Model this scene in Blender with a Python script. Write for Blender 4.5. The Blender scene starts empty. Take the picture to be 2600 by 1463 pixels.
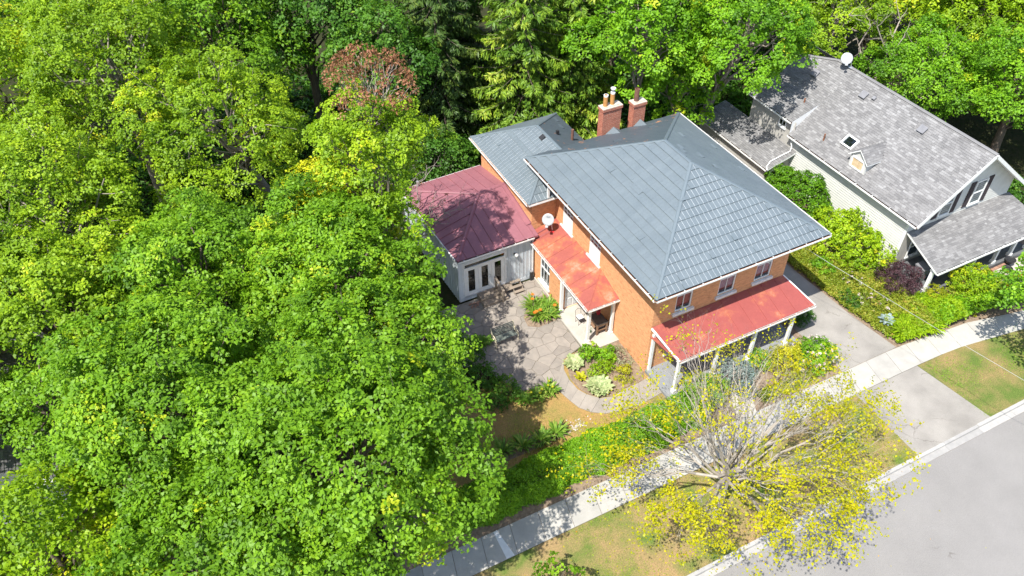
import bpy, bmesh, math, random
import numpy as np
from mathutils import Vector, Matrix

random.seed(7)
R = math.radians
scene = bpy.context.scene
col = scene.collection

# ---------------------------------------------------------------- camera
cam_d = bpy.data.cameras.new('camera')
cam = bpy.data.objects.new('camera', cam_d)
col.objects.link(cam)
_p, _y, _r = R(43.258), R(26.683), R(-0.337)
_f = Vector((math.sin(_y) * math.cos(_p), math.cos(_y) * math.cos(_p), -math.sin(_p)))
_rt = Vector((math.cos(_y), -math.sin(_y), 0))
_up = _rt.cross(_f)
_rt2 = _rt * math.cos(_r) + _up * math.sin(_r)
_up2 = _up * math.cos(_r) - _rt * math.sin(_r)
_m = Matrix((_rt2, _up2, -_f)).transposed().to_4x4()
_m.translation = Vector((-19.459, -22.685, 33.670))
cam.matrix_world = _m
cam_d.sensor_width = 36
cam_d.lens = 2053.3 / 2600 * 36
cam_d.clip_start = 0.1
cam_d.clip_end = 1000
scene.camera = cam

# ---------------------------------------------------------------- daylight
SUN_EL, SUN_AZ = R(59.0), R(243.3)          # azimuth clockwise from +Y, towards the sun
world = bpy.data.worlds.new('World')
scene.world = world
world.use_nodes = True
wt = world.node_tree
wt.nodes.clear()
w_out = wt.nodes.new('ShaderNodeOutputWorld')
w_bg = wt.nodes.new('ShaderNodeBackground')
w_sky = wt.nodes.new('ShaderNodeTexSky')
w_sky.sky_type = 'NISHITA'
w_sky.sun_disc = False
w_sky.sun_elevation = SUN_EL
w_sky.sun_rotation = SUN_AZ
w_sky.air_density = 1.0
w_sky.dust_density = 1.2
w_sky.ozone_density = 1.0
w_bg.inputs['Strength'].default_value = 0.15
wt.links.new(w_sky.outputs[0], w_bg.inputs[0])
wt.links.new(w_bg.outputs[0], w_out.inputs[0])

sun_d = bpy.data.lights.new('sun', 'SUN')
sun_d.energy = 4.8
sun_d.angle = R(0.5)
sun_d.color = (1.0, 0.965, 0.9)
sun = bpy.data.objects.new('sun', sun_d)
col.objects.link(sun)
_sd = Vector((math.sin(SUN_AZ) * math.cos(SUN_EL), math.cos(SUN_AZ) * math.cos(SUN_EL), math.sin(SUN_EL)))
sun.rotation_euler = _sd.to_track_quat('Z', 'Y').to_euler()
sun.location = (-30, -10, 60)

scene.view_settings.view_transform = 'Standard'
scene.view_settings.look = 'None'
scene.view_settings.exposure = 0.85
scene.view_settings.gamma = 1.0
scene.view_settings.use_curve_mapping = False

# ---------------------------------------------------------------- materials
def nodes_of(name):
    m = bpy.data.materials.new(name)
    m.use_nodes = True
    t = m.node_tree
    t.nodes.clear()
    o = t.nodes.new('ShaderNodeOutputMaterial')
    return m, t, o

def noise(t, vec, scale, detail=4, rough=0.6, w=None):
    n = t.nodes.new('ShaderNodeTexNoise')
    n.inputs['Scale'].default_value = scale
    n.inputs['Detail'].default_value = detail
    n.inputs['Roughness'].default_value = rough
    if vec is not None:
        t.links.new(vec, n.inputs['Vector'])
    return n.outputs['Fac']

def ramp(t, fac, stops, interp='LINEAR'):
    r = t.nodes.new('ShaderNodeValToRGB')
    r.color_ramp.interpolation = interp
    e = r.color_ramp.elements
    while len(e) > 1:
        e.remove(e[-1])
    e[0].position, e[0].color = stops[0][0], (*stops[0][1], 1)
    for p, c in stops[1:]:
        k = e.new(p)
        k.color = (*c, 1)
    t.links.new(fac, r.inputs[0])
    return r.outputs[0]

def mixc(t, fac, a, b, mode='MIX'):
    n = t.nodes.new('ShaderNodeMix')
    n.data_type = 'RGBA'
    n.blend_type = mode
    for i, v in ((0, fac), (6, a), (7, b)):
        s = n.inputs[i]
        if isinstance(v, (int, float)):
            s.default_value = v
        elif isinstance(v, tuple):
            s.default_value = (*v, 1)
        else:
            t.links.new(v, s)
    return n.outputs[2]

def math_n(t, op, a, b=0.0):
    n = t.nodes.new('ShaderNodeMath')
    n.operation = op
    for i, v in ((0, a), (1, b)):
        if isinstance(v, (int, float)):
            n.inputs[i].default_value = v
        else:
            t.links.new(v, n.inputs[i])
    return n.outputs[0]

def pos(t, stretch=None):
    g = t.nodes.new('ShaderNodeNewGeometry')
    if stretch is None:
        return g.outputs['Position']
    mp = t.nodes.new('ShaderNodeMapping')
    mp.inputs['Scale'].default_value = stretch
    t.links.new(g.outputs['Position'], mp.inputs['Vector'])
    return mp.outputs[0]

def island(t):
    return t.nodes.new('ShaderNodeNewGeometry').outputs['Random Per Island']

def obj_rand(t):
    return t.nodes.new('ShaderNodeObjectInfo').outputs['Random']

def principled(t, o, color, rough=0.8, spec=0.3, metal=0.0, bump=None, bump_d=0.02, bump_s=0.4):
    b = t.nodes.new('ShaderNodeBsdfPrincipled')
    if isinstance(color, tuple):
        b.inputs['Base Color'].default_value = (*color, 1)
    else:
        t.links.new(color, b.inputs['Base Color'])
    if isinstance(rough, (int, float)):
        b.inputs['Roughness'].default_value = rough
    else:
        t.links.new(rough, b.inputs['Roughness'])
    b.inputs['Specular IOR Level'].default_value = spec
    b.inputs['Metallic'].default_value = metal
    if bump is not None:
        n = t.nodes.new('ShaderNodeBump')
        n.inputs['Strength'].default_value = bump_s
        n.inputs['Distance'].default_value = bump_d
        t.links.new(bump, n.inputs['Height'])
        t.links.new(n.outputs[0], b.inputs['Normal'])
    t.links.new(b.outputs[0], o.inputs['Surface'])
    return b

def simple(name, c1, c2=None, scale=3.0, rough=0.8, spec=0.3, bump=0.0, bscale=30.0, metal=0.0, stretch=None, per=None, lo=0.35, hi=0.65):
    """A colour that wanders between c1 and c2 (grain and wear), with fine relief; per='island' or 'object' adds a tone per piece."""
    m, t, o = nodes_of(name)
    p = pos(t, stretch)
    c2 = c2 or tuple(x * 0.8 for x in c1)
    c = ramp(t, noise(t, p, scale, 6), [(lo, c1), (hi, c2)])
    if per:
        r = island(t) if per == 'island' else obj_rand(t)
        v = ramp(t, r, [(0, (0.86, 0.86, 0.865)), (1, (1.07, 1.065, 1.06))])
        c = mixc(t, 1.0, c, v, 'MULTIPLY')
    b = noise(t, p, bscale, 4) if bump else None
    principled(t, o, c, rough, spec, metal, b, 0.02, bump)
    return m

def brick_mat(name, c1, c2, mortar, streak=None):
    m, t, o = nodes_of(name)
    g = t.nodes.new('ShaderNodeNewGeometry')
    sp = t.nodes.new('ShaderNodeSeparateXYZ')
    t.links.new(g.outputs['Position'], sp.inputs[0])
    sn = t.nodes.new('ShaderNodeSeparateXYZ')
    t.links.new(g.outputs['True Normal'], sn.inputs[0])
    nx = math_n(t, 'ROUND', math_n(t, 'ABSOLUTE', sn.outputs[0]))
    u = math_n(t, 'ADD', math_n(t, 'MULTIPLY', sp.outputs[1], nx),
               math_n(t, 'MULTIPLY', sp.outputs[0], math_n(t, 'SUBTRACT', 1.0, nx)))
    cb = t.nodes.new('ShaderNodeCombineXYZ')
    t.links.new(u, cb.inputs[0])
    t.links.new(sp.outputs[2], cb.inputs[1])
    br = t.nodes.new('ShaderNodeTexBrick')
    t.links.new(cb.outputs[0], br.inputs['Vector'])
    br.inputs['Color1'].default_value = (*c1, 1)
    br.inputs['Color2'].default_value = (*c2, 1)
    br.inputs['Mortar'].default_value = (*mortar, 1)
    br.inputs['Scale'].default_value = 1.0
    br.inputs['Brick Width'].default_value = 0.23
    br.inputs['Row Height'].default_value = 0.082
    br.inputs['Mortar Size'].default_value = 0.008
    br.inputs['Bias'].default_value = 0.0
    st = ramp(t, noise(t, pos(t, (2.2, 2.2, 5.0)), 1.6, 6, 0.7), [(0.32, (0.72, 0.66, 0.62)), (0.5, (1, 1, 1)), (0.72, (1.12, 1.1, 1.06))])
    c = mixc(t, 1.0, br.outputs['Color'], st, 'MULTIPLY')
    h = math_n(t, 'ADD', math_n(t, 'MULTIPLY', br.outputs['Fac'], -1.0), math_n(t, 'MULTIPLY', noise(t, pos(t), 60, 3), 0.4))
    principled(t, o, c, 0.9, 0.15, 0, h, 0.012, 0.7)
    return m

def leaf_mat(name, stops, translucent=0.4, rough=0.5, spec=0.3, gain=(1.42, 1.42, 0.85)):
    """Foliage: a colour per leaf (mesh attribute 'tint' plus a little island randomness) on a diffuse + translucent + glossy leaf."""
    m, t, o = nodes_of(name)
    a = t.nodes.new('ShaderNodeAttribute')
    a.attribute_name = 'tint'
    stops = [(p_, tuple(min(k_ * g_, .62) for k_, g_ in zip(c_, gain))) for p_, c_ in stops]
    c = ramp(t, a.outputs['Fac'], stops)
    pr = t.nodes.new('ShaderNodeBsdfPrincipled')
    t.links.new(c, pr.inputs['Base Color'])
    pr.inputs['Roughness'].default_value = rough
    pr.inputs['Specular IOR Level'].default_value = spec
    tr = t.nodes.new('ShaderNodeBsdfTranslucent')
    c2 = mixc(t, 1.0, c, (1.25, 1.2, 0.55), 'MULTIPLY')
    t.links.new(c2, tr.inputs['Color'])
    mx = t.nodes.new('ShaderNodeMixShader')
    mx.inputs[0].default_value = translucent
    t.links.new(pr.outputs[0], mx.inputs[1])
    t.links.new(tr.outputs[0], mx.inputs[2])
    t.links.new(mx.outputs[0], o.inputs['Surface'])
    return m

def glass_mat(name, tint=(0.75, 0.8, 0.82), clear=0.6):
    m, t, o = nodes_of(name)
    tp = t.nodes.new('ShaderNodeBsdfTransparent')
    tp.inputs[0].default_value = (*tint, 1)
    gl = t.nodes.new('ShaderNodeBsdfGlossy')
    gl.inputs['Roughness'].default_value = 0.03
    fr = t.nodes.new('ShaderNodeLayerWeight')
    mx = t.nodes.new('ShaderNodeMixShader')
    t.links.new(math_n(t, 'ADD', math_n(t, 'MULTIPLY', math_n(t, 'POWER', fr.outputs['Facing'], 3.0), 0.6), 0.05), mx.inputs[0])
    t.links.new(tp.outputs[0], mx.inputs[1])
    t.links.new(gl.outputs[0], mx.inputs[2])
    t.links.new(mx.outputs[0], o.inputs['Surface'])
    return m

def lawn_mat(name, dry, green, bias, scale=0.55):
    m, t, o = nodes_of(name)
    p = pos(t)
    big = noise(t, p, scale, 7, 0.62)
    c = ramp(t, big, [(bias - 0.12, green), (bias, tuple((a + b) / 2 for a, b in zip(dry, green))), (bias + 0.13, dry)])
    fine = ramp(t, noise(t, p, 16, 5, 0.75), [(0.28, (0.5, 0.55, 0.5)), (0.5, (1, 1, 1)), (0.74, (1.45, 1.42, 1.3))])
    c = mixc(t, 1.0, c, fine, 'MULTIPLY')
    principled(t, o, c, 0.95, 0.1, 0, noise(t, p, 40, 4, 0.8), 0.05, 0.8)
    return m

def asphalt_mat(name, c, spread=0.25, speck=0.5, cracked=0.5):
    m, t, o = nodes_of(name)
    p = pos(t)
    a = ramp(t, noise(t, p, 0.5, 6, 0.6), [(0.35, tuple(x * (1 - spread) for x in c)), (0.65, tuple(x * (1 + spread) for x in c))])
    s = ramp(t, noise(t, p, 45, 3, 0.8), [(0.35, (1 - speck * .5,) * 3), (0.65, (1 + speck * .35,) * 3)])
    a = mixc(t, 1.0, a, s, 'MULTIPLY')
    v = t.nodes.new('ShaderNodeTexVoronoi')
    v.feature = 'DISTANCE_TO_EDGE'
    v.inputs['Scale'].default_value = 0.42
    wob = t.nodes.new('ShaderNodeVectorMath')
    wob.operation = 'ADD'
    nz = t.nodes.new('ShaderNodeTexNoise')
    nz.inputs['Scale'].default_value = 1.6
    nz.inputs['Detail'].default_value = 5
    t.links.new(p, nz.inputs['Vector'])
    t.links.new(p, wob.inputs[0])
    t.links.new(nz.outputs['Color'], wob.inputs[1])
    t.links.new(wob.outputs[0], v.inputs['Vector'])
    cr = ramp(t, v.outputs['Distance'], [(0.0, (0.62, 0.6, 0.57)), (0.006, (0.82, 0.81, 0.8)), (0.012, (1, 1, 1))])
    brk = ramp(t, noise(t, p, 0.35, 3), [(cracked, (0, 0, 0)), (cracked + .08, (1, 1, 1))])
    cr = mixc(t, brk, (1, 1, 1), cr)
    a = mixc(t, 1.0, a, cr, 'MULTIPLY')
    principled(t, o, a, 0.92, 0.2, 0, noise(t, p, 90, 3, 0.8), 0.01, 0.5)
    return m

def metal_roof_mat(name, c, worn, patch, rough=0.45, where=0.6):
    m, t, o = nodes_of(name)
    p = pos(t)
    k = noise(t, p, 0.9, 8, 0.7)
    a = ramp(t, k, [(0.2, tuple(x * 0.86 for x in c)), (where - 0.08, c), (where, worn), (where + 0.14, patch)])
    f = ramp(t, noise(t, p, 9, 6, 0.8), [(0.3, (0.88, 0.88, 0.88)), (0.6, (1.04, 1.04, 1.04)), (0.74, (1.2, 1.2, 1.2))])
    a = mixc(t, 1.0, a, f, 'MULTIPLY')
    r = math_n(t, 'ADD', math_n(t, 'MULTIPLY', noise(t, p, 2.5, 4), 0.3), rough - 0.1)
    principled(t, o, a, r, 0.4, 0, noise(t, p, 3.0, 3), 0.03, 0.12)
    return m

MT = {}
MT['tile'] = simple('slate_blue_metal_tile', (0.225, 0.288, 0.325), (0.20, 0.262, 0.30), 1.3, 0.42, 0.5, 0.06, 8, per=None)
def _tile_mat():
    m, t, o = nodes_of('blue_grey_metal_tile')
    p = pos(t)
    c = ramp(t, noise(t, p, 0.8, 6), [(0.35, (0.118, 0.145, 0.161)), (0.65, (0.136, 0.164, 0.180))])
    rr = math_n(t, 'FRACT', math_n(t, 'ADD', obj_rand(t), island(t)))
    c = mixc(t, 1.0, c, ramp(t, rr, [(0, (0.965, 0.965, 0.97)), (1, (1.03, 1.03, 1.03))]), 'MULTIPLY')
    c = mixc(t, 1.0, c, ramp(t, noise(t, p, 14, 5, .8), [(0.3, (.9, .9, .9)), (.7, (1.08, 1.08, 1.08))]), 'MULTIPLY')
    principled(t, o, c, 0.5, 0.3, 0, noise(t, p, 6, 3), 0.02, 0.1)
    return m
MT['tile'] = _tile_mat()
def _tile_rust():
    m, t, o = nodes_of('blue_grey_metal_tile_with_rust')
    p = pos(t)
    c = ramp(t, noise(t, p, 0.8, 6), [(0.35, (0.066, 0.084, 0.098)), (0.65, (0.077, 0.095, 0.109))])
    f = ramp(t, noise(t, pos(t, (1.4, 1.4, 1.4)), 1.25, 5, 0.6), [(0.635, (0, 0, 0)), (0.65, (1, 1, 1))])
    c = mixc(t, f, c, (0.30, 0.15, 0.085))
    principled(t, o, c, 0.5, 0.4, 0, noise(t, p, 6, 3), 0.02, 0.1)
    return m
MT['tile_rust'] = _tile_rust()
MT['cap'] = simple('blue_grey_ridge_metal', (0.130, 0.160, 0.178), (0.118, 0.146, 0.163), 1.0, 0.45, 0.35)
MT['seam'] = simple('painted_highlight_seam', (0.42, 0.455, 0.48), (0.29, 0.325, 0.35), 3.0, 0.4, 0.5)  # sun highlights on the tile ribs, put into a lighter colour
MT['brick'] = brick_mat('orange_brick', (0.71, 0.35, 0.168), (0.60, 0.278, 0.128), (0.62, 0.38, 0.23))
MT['chimney_brick'] = brick_mat('red_chimney_brick', (0.42, 0.125, 0.075), (0.33, 0.10, 0.065), (0.50, 0.36, 0.27))
MT['white'] = simple('white_paint', (0.78, 0.78, 0.76), (0.70, 0.70, 0.68), 4, 0.5, 0.4)
MT['white_worn'] = simple('worn_white_paint', (0.72, 0.73, 0.72), (0.55, 0.56, 0.55), 6, 0.7, 0.3, 0.2, 20)
MT['glass'] = glass_mat('window_glass')
MT['curtain'] = simple('pink_curtain', (0.66, 0.60, 0.64), (0.52, 0.46, 0.51), 8, 0.9, 0.1, stretch=(9, 9, 0.6))
MT['curtain_red'] = simple('red_curtain', (0.52, 0.22, 0.16), (0.40, 0.15, 0.11), 8, 0.9, 0.1, stretch=(9, 9, 0.6))
MT['curtain_white'] = simple('white_curtain', (0.80, 0.80, 0.79), (0.70, 0.70, 0.70), 8, 0.9, 0.1, stretch=(9, 9, 0.6))
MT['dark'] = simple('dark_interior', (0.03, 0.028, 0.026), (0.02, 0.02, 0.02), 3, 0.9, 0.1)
MT['red_roof'] = metal_roof_mat('faded_red_roof_metal', (0.295, 0.08, 0.062), (0.36, 0.118, 0.058), (0.43, 0.24, 0.175), 0.5, 0.555)
MT['red_roof_front'] = metal_roof_mat('red_porch_roof_metal', (0.285, 0.07, 0.060), (0.34, 0.105, 0.06), (0.43, 0.24, 0.18), 0.5, 0.59)
MT['maroon_roof'] = metal_roof_mat('maroon_roof_metal', (0.265, 0.108, 0.128), (0.29, 0.12, 0.128), (0.36, 0.19, 0.15), 0.42, 0.66)
MT['gutter_in'] = simple('leaf_debris', (0.12, 0.075, 0.05), (0.30, 0.15, 0.09), 9, 0.95, 0.1)
MT['board'] = simple('white_board_siding', (0.58, 0.62, 0.645), (0.49, 0.53, 0.56), 3, 0.7, 0.3, 0.15, 25, stretch=(4, 4, 0.5), per='object')
MT['clap'] = simple('cream_white_clapboard', (0.56, 0.555, 0.52), (0.50, 0.497, 0.467), 2, 0.6, 0.3, per=None)
MT['greywall'] = simple('beige_grey_siding', (0.44, 0.42, 0.38), (0.36, 0.345, 0.32), 2, 0.7, 0.3)
MT['shutter'] = simple('dark_brown_shutter', (0.055, 0.042, 0.048), (0.04, 0.032, 0.036), 4, 0.6, 0.3)
def _shingle():
    m, t, o = nodes_of('grey_asphalt_shingle')
    p = pos(t)
    c = ramp(t, island(t), [(0.0, (0.155, 0.152, 0.152)), (0.5, (0.195, 0.191, 0.189)), (0.85, (0.222, 0.218, 0.216)), (1.0, (0.27, 0.267, 0.264))])
    c = mixc(t, 1.0, c, ramp(t, noise(t, p, 0.7, 5), [(0.3, (0.88, 0.88, 0.88)), (0.7, (1.1, 1.1, 1.1))]), 'MULTIPLY')
    c = mixc(t, 1.0, c, ramp(t, noise(t, p, 40, 3, 0.8), [(0.3, (0.8, 0.8, 0.8)), (0.7, (1.15, 1.15, 1.15))]), 'MULTIPLY')
    principled(t, o, c, 0.95, 0.15, 0, noise(t, p, 80, 3), 0.01, 0.4)
    return m
MT['shingle'] = _shingle()
MT['concrete'] = simple('pale_concrete', (0.40, 0.382, 0.345), (0.345, 0.33, 0.298), 1.6, 0.9, 0.2, 0.25, 50, per='object')
MT['kerb'] = simple('kerb_concrete', (0.375, 0.362, 0.34), (0.31, 0.30, 0.285), 2.5, 0.9, 0.2, 0.3, 40, per='object')
MT['slab'] = simple('porch_slab_concrete', (0.44, 0.405, 0.355), (0.36, 0.33, 0.29), 1.8, 0.9, 0.2, 0.2, 40)
MT['stone'] = simple('grey_flagstone', (0.285, 0.25, 0.212), (0.232, 0.206, 0.178), 2.2, 0.9, 0.2, 0.35, 22, per='object')
MT['path'] = simple('worn_path_stone', (0.315, 0.28, 0.24), (0.255, 0.228, 0.198), 1.4, 0.9, 0.2, 0.3, 25, per='object')
MT['joint'] = simple('dark_joint_soil', (0.225, 0.195, 0.16), (0.17, 0.15, 0.12), 6, 0.95, 0.1, 0.5, 40)
MT['soil'] = simple('brown_mulch', (0.17, 0.12, 0.085), (0.27, 0.205, 0.145), 7, 0.95, 0.1, 0.9, 35)
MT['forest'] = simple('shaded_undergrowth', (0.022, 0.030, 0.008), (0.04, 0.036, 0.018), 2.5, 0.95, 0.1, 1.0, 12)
MT['lawn'] = lawn_mat('dry_lawn', (0.35, 0.22, 0.085), (0.17, 0.19, 0.045), 0.44)
MT['lawn_green'] = lawn_mat('patchy_green_lawn', (0.265, 0.195, 0.085), (0.11, 0.155, 0.035), 0.5)
MT['verge'] = lawn_mat('scorched_verge', (0.32, 0.218, 0.105), (0.115, 0.165, 0.035), 0.47)
MT['road'] = asphalt_mat('grey_road_asphalt', (0.228, 0.217, 0.205), 0.05, 0.5, 0.6)
MT['drive'] = asphalt_mat('worn_driveway_asphalt', (0.265, 0.246, 0.22), 0.16, 0.45, 0.5)
MT['bark'] = simple('grey_brown_bark', (0.17, 0.135, 0.105), (0.10, 0.08, 0.065), 5, 0.95, 0.1, 0.8, 18, stretch=(3, 3, 0.7))
MT['bark_pale'] = simple('pale_grey_bark', (0.37, 0.33, 0.28), (0.27, 0.24, 0.205), 4, 0.9, 0.15, 0.4, 18)
MT['bark_dead'] = simple('dead_grey_wood', (0.36, 0.31, 0.265), (0.24, 0.205, 0.17), 5, 0.9, 0.1, 0.4, 20)
MT['wood_grey'] = simple('weathered_deck_wood', (0.30, 0.245, 0.19), (0.21, 0.175, 0.14), 3, 0.9, 0.15, 0.3, 20, stretch=(1, 6, 6), per='object')
MT['wood_slat'] = simple('grey_green_bench_wood', (0.16, 0.18, 0.155), (0.105, 0.12, 0.105), 4, 0.85, 0.2, 0.3, 20, stretch=(1, 6, 6), per='object')
MT['cast'] = simple('cream_cast_iron', (0.60, 0.53, 0.36), (0.48, 0.42, 0.28), 6, 0.6, 0.4)
MT['table_wood'] = simple('brown_table_wood', (0.25, 0.15, 0.09), (0.17, 0.10, 0.065), 5, 0.7, 0.3)
MT['table_top'] = simple('dark_table_top', (0.115, 0.10, 0.085), (0.085, 0.075, 0.065), 5, 0.7, 0.3)
MT['clay'] = simple('ochre_clay_pot', (0.50, 0.26, 0.08), (0.42, 0.20, 0.065), 5, 0.7, 0.3)
MT['clay_brown'] = simple('brown_clay_pot', (0.19, 0.095, 0.065), (0.14, 0.07, 0.05), 5, 0.7, 0.3)
MT['cement'] = simple('chimney_cement', (0.56, 0.49, 0.39), (0.44, 0.385, 0.31), 6, 0.95, 0.1, 0.5, 20)
MT['steel'] = simple('galvanised_metal', (0.55, 0.56, 0.58), (0.45, 0.46, 0.48), 4, 0.35, 0.5, metal=0.6)
MT['dish'] = simple('pale_dish_enamel', (0.34, 0.35, 0.36), (0.31, 0.32, 0.33), 2, 0.4, 0.4)
MT['ink'] = simple('grey_ink', (0.16, 0.17, 0.19), (0.15, 0.16, 0.18), 3, 0.6, 0.2)
MT['black'] = simple('black_plastic', (0.022, 0.022, 0.024), (0.03, 0.03, 0.032), 4, 0.5, 0.4)
MT['redplastic'] = simple('red_enamel', (0.5, 0.03, 0.035), (0.42, 0.025, 0.03), 4, 0.4, 0.5)
MT['vent'] = simple('grey_vent_plastic', (0.20, 0.20, 0.21), (0.16, 0.16, 0.17), 4, 0.6, 0.4)
MT['wire'] = simple('pale_wire', (0.40, 0.40, 0.39), (0.34, 0.34, 0.33), 4, 0.5, 0.4)
MT['wire_dark'] = simple('dark_wire', (0.12, 0.12, 0.12), (0.1, 0.1, 0.1), 4, 0.5, 0.4)
MT['rust'] = simple('rusty_metal', (0.25, 0.10, 0.05), (0.12, 0.06, 0.04), 5, 0.8, 0.2)
MT['brickpaver'] = simple('brown_red_paver', (0.36, 0.21, 0.145), (0.28, 0.165, 0.12), 4, 0.9, 0.2, 0.3, 30, per='object')
MT['blueplastic'] = simple('dark_blue_plastic', (0.03, 0.045, 0.11), (0.025, 0.035, 0.09), 4, 0.45, 0.4)
MT['pebble'] = simple('pale_pebbles', (0.52, 0.46, 0.42), (0.40, 0.35, 0.32), 7, 0.9, 0.2, per='island')

L = {}
L['maple'] = leaf_mat('maple_leaf', [(0, (0.05, 0.115, 0.01)), (0.5, (0.118, 0.235, 0.016)), (0.86, (0.19, 0.315, 0.022)), (1, (0.33, 0.38, 0.025))])
L['maple_bright'] = leaf_mat('bright_maple_leaf', [(0, (0.055, 0.14, 0.01)), (0.5, (0.125, 0.265, 0.016)), (0.88, (0.205, 0.355, 0.022)), (1, (0.34, 0.38, 0.03))])
L['ash'] = leaf_mat('lime_ash_leaf', [(0, (0.06, 0.13, 0.01)), (0.5, (0.145, 0.255, 0.016)), (0.88, (0.235, 0.345, 0.024)), (1, (0.35, 0.38, 0.035))], gain=(1.75, 1.58, 0.85))
L['lime'] = leaf_mat('yellow_green_leaf', [(0, (0.09, 0.17, 0.008)), (0.5, (0.19, 0.30, 0.012)), (0.88, (0.29, 0.385, 0.018)), (1, (0.42, 0.42, 0.03))])
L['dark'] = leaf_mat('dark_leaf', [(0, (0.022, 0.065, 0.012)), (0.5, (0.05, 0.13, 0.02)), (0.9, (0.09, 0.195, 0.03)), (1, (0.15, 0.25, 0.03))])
L['yellowing'] = leaf_mat('yellowing_maple_leaf', [(0, (0.06, 0.15, 0.012)), (0.45, (0.14, 0.265, 0.016)), (0.72, (0.33, 0.36, 0.02)), (1, (0.52, 0.43, 0.02))])
L['yellow'] = leaf_mat('yellow_autumn_leaf', [(0, (0.22, 0.27, 0.006)), (0.45, (0.44, 0.43, 0.004)), (0.85, (0.58, 0.48, 0.006)), (1, (0.60, 0.27, 0.015))], 0.45, gain=(1, 1.02, 1))
L['brown'] = leaf_mat('withered_brown_leaf', [(0, (0.17, 0.085, 0.04)), (0.5, (0.30, 0.13, 0.068)), (1, (0.40, 0.21, 0.12))], 0.25, gain=(1, 1, 1))
L['spruce'] = leaf_mat('spruce_needle', [(0, (0.03, 0.075, 0.012)), (0.5, (0.08, 0.155, 0.02)), (0.9, (0.165, 0.245, 0.03)), (1, (0.25, 0.29, 0.05))], 0.2)
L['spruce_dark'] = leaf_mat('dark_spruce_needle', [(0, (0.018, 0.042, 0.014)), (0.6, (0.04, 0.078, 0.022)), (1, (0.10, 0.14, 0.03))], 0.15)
L['blue'] = leaf_mat('blue_spruce_needle', [(0, (0.13, 0.19, 0.17)), (0.6, (0.24, 0.31, 0.29)), (1, (0.36, 0.41, 0.38))], 0.15, gain=(1, 1, 1))
L['purple'] = leaf_mat('dark_purple_leaf', [(0, (0.032, 0.014, 0.018)), (0.6, (0.075, 0.035, 0.042)), (1, (0.16, 0.085, 0.09))], 0.2, gain=(1, 1, 1))
L['hedge'] = leaf_mat('cedar_hedge_leaf', [(0, (0.055, 0.14, 0.008)), (0.5, (0.13, 0.265, 0.012)), (0.9, (0.21, 0.345, 0.016)), (1, (0.29, 0.38, 0.02))], 0.3)
L['box'] = leaf_mat('boxwood_leaf', [(0, (0.018, 0.06, 0.008)), (0.6, (0.04, 0.11, 0.012)), (1, (0.075, 0.16, 0.018))], 0.25)
L['hosta'] = leaf_mat('pale_hosta_leaf', [(0, (0.17, 0.25, 0.10)), (0.5, (0.34, 0.40, 0.20)), (1, (0.50, 0.50, 0.32))], 0.3, gain=(1.1, 1.1, 1))
L['strap'] = leaf_mat('strap_leaf', [(0, (0.045, 0.11, 0.015)), (0.6, (0.10, 0.19, 0.03)), (1, (0.28, 0.32, 0.10))], 0.3)
L['cover'] = leaf_mat('variegated_ground_cover_leaf', [(0, (0.085, 0.15, 0.012)), (0.4, (0.20, 0.255, 0.02)), (0.75, (0.33, 0.30, 0.045)), (1, (0.46, 0.255, 0.10))], 0.3, gain=(1.1, 1.1, 1))
L['gold'] = leaf_mat('golden_leaf', [(0, (0.22, 0.26, 0.01)), (0.6, (0.42, 0.42, 0.015)), (1, (0.58, 0.52, 0.03))], 0.35, gain=(1.05, 1.05, 1))
L['orange'] = leaf_mat('orange_petal', [(0, (0.60, 0.14, 0.015)), (1, (0.75, 0.26, 0.03))], 0.3, gain=(1, 1, 1))
L['pinkwhite'] = leaf_mat('pale_pink_petal', [(0, (0.60, 0.44, 0.40)), (1, (0.78, 0.68, 0.64))], 0.3, gain=(1, 1, 1))
L['sage'] = leaf_mat('grey_green_leaf', [(0, (0.16, 0.19, 0.10)), (1, (0.34, 0.36, 0.24))], 0.25, gain=(1.1, 1.1, 1))

# ---------------------------------------------------------------- helpers
WM = {}          # world matrix of every object made here, by name

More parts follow.
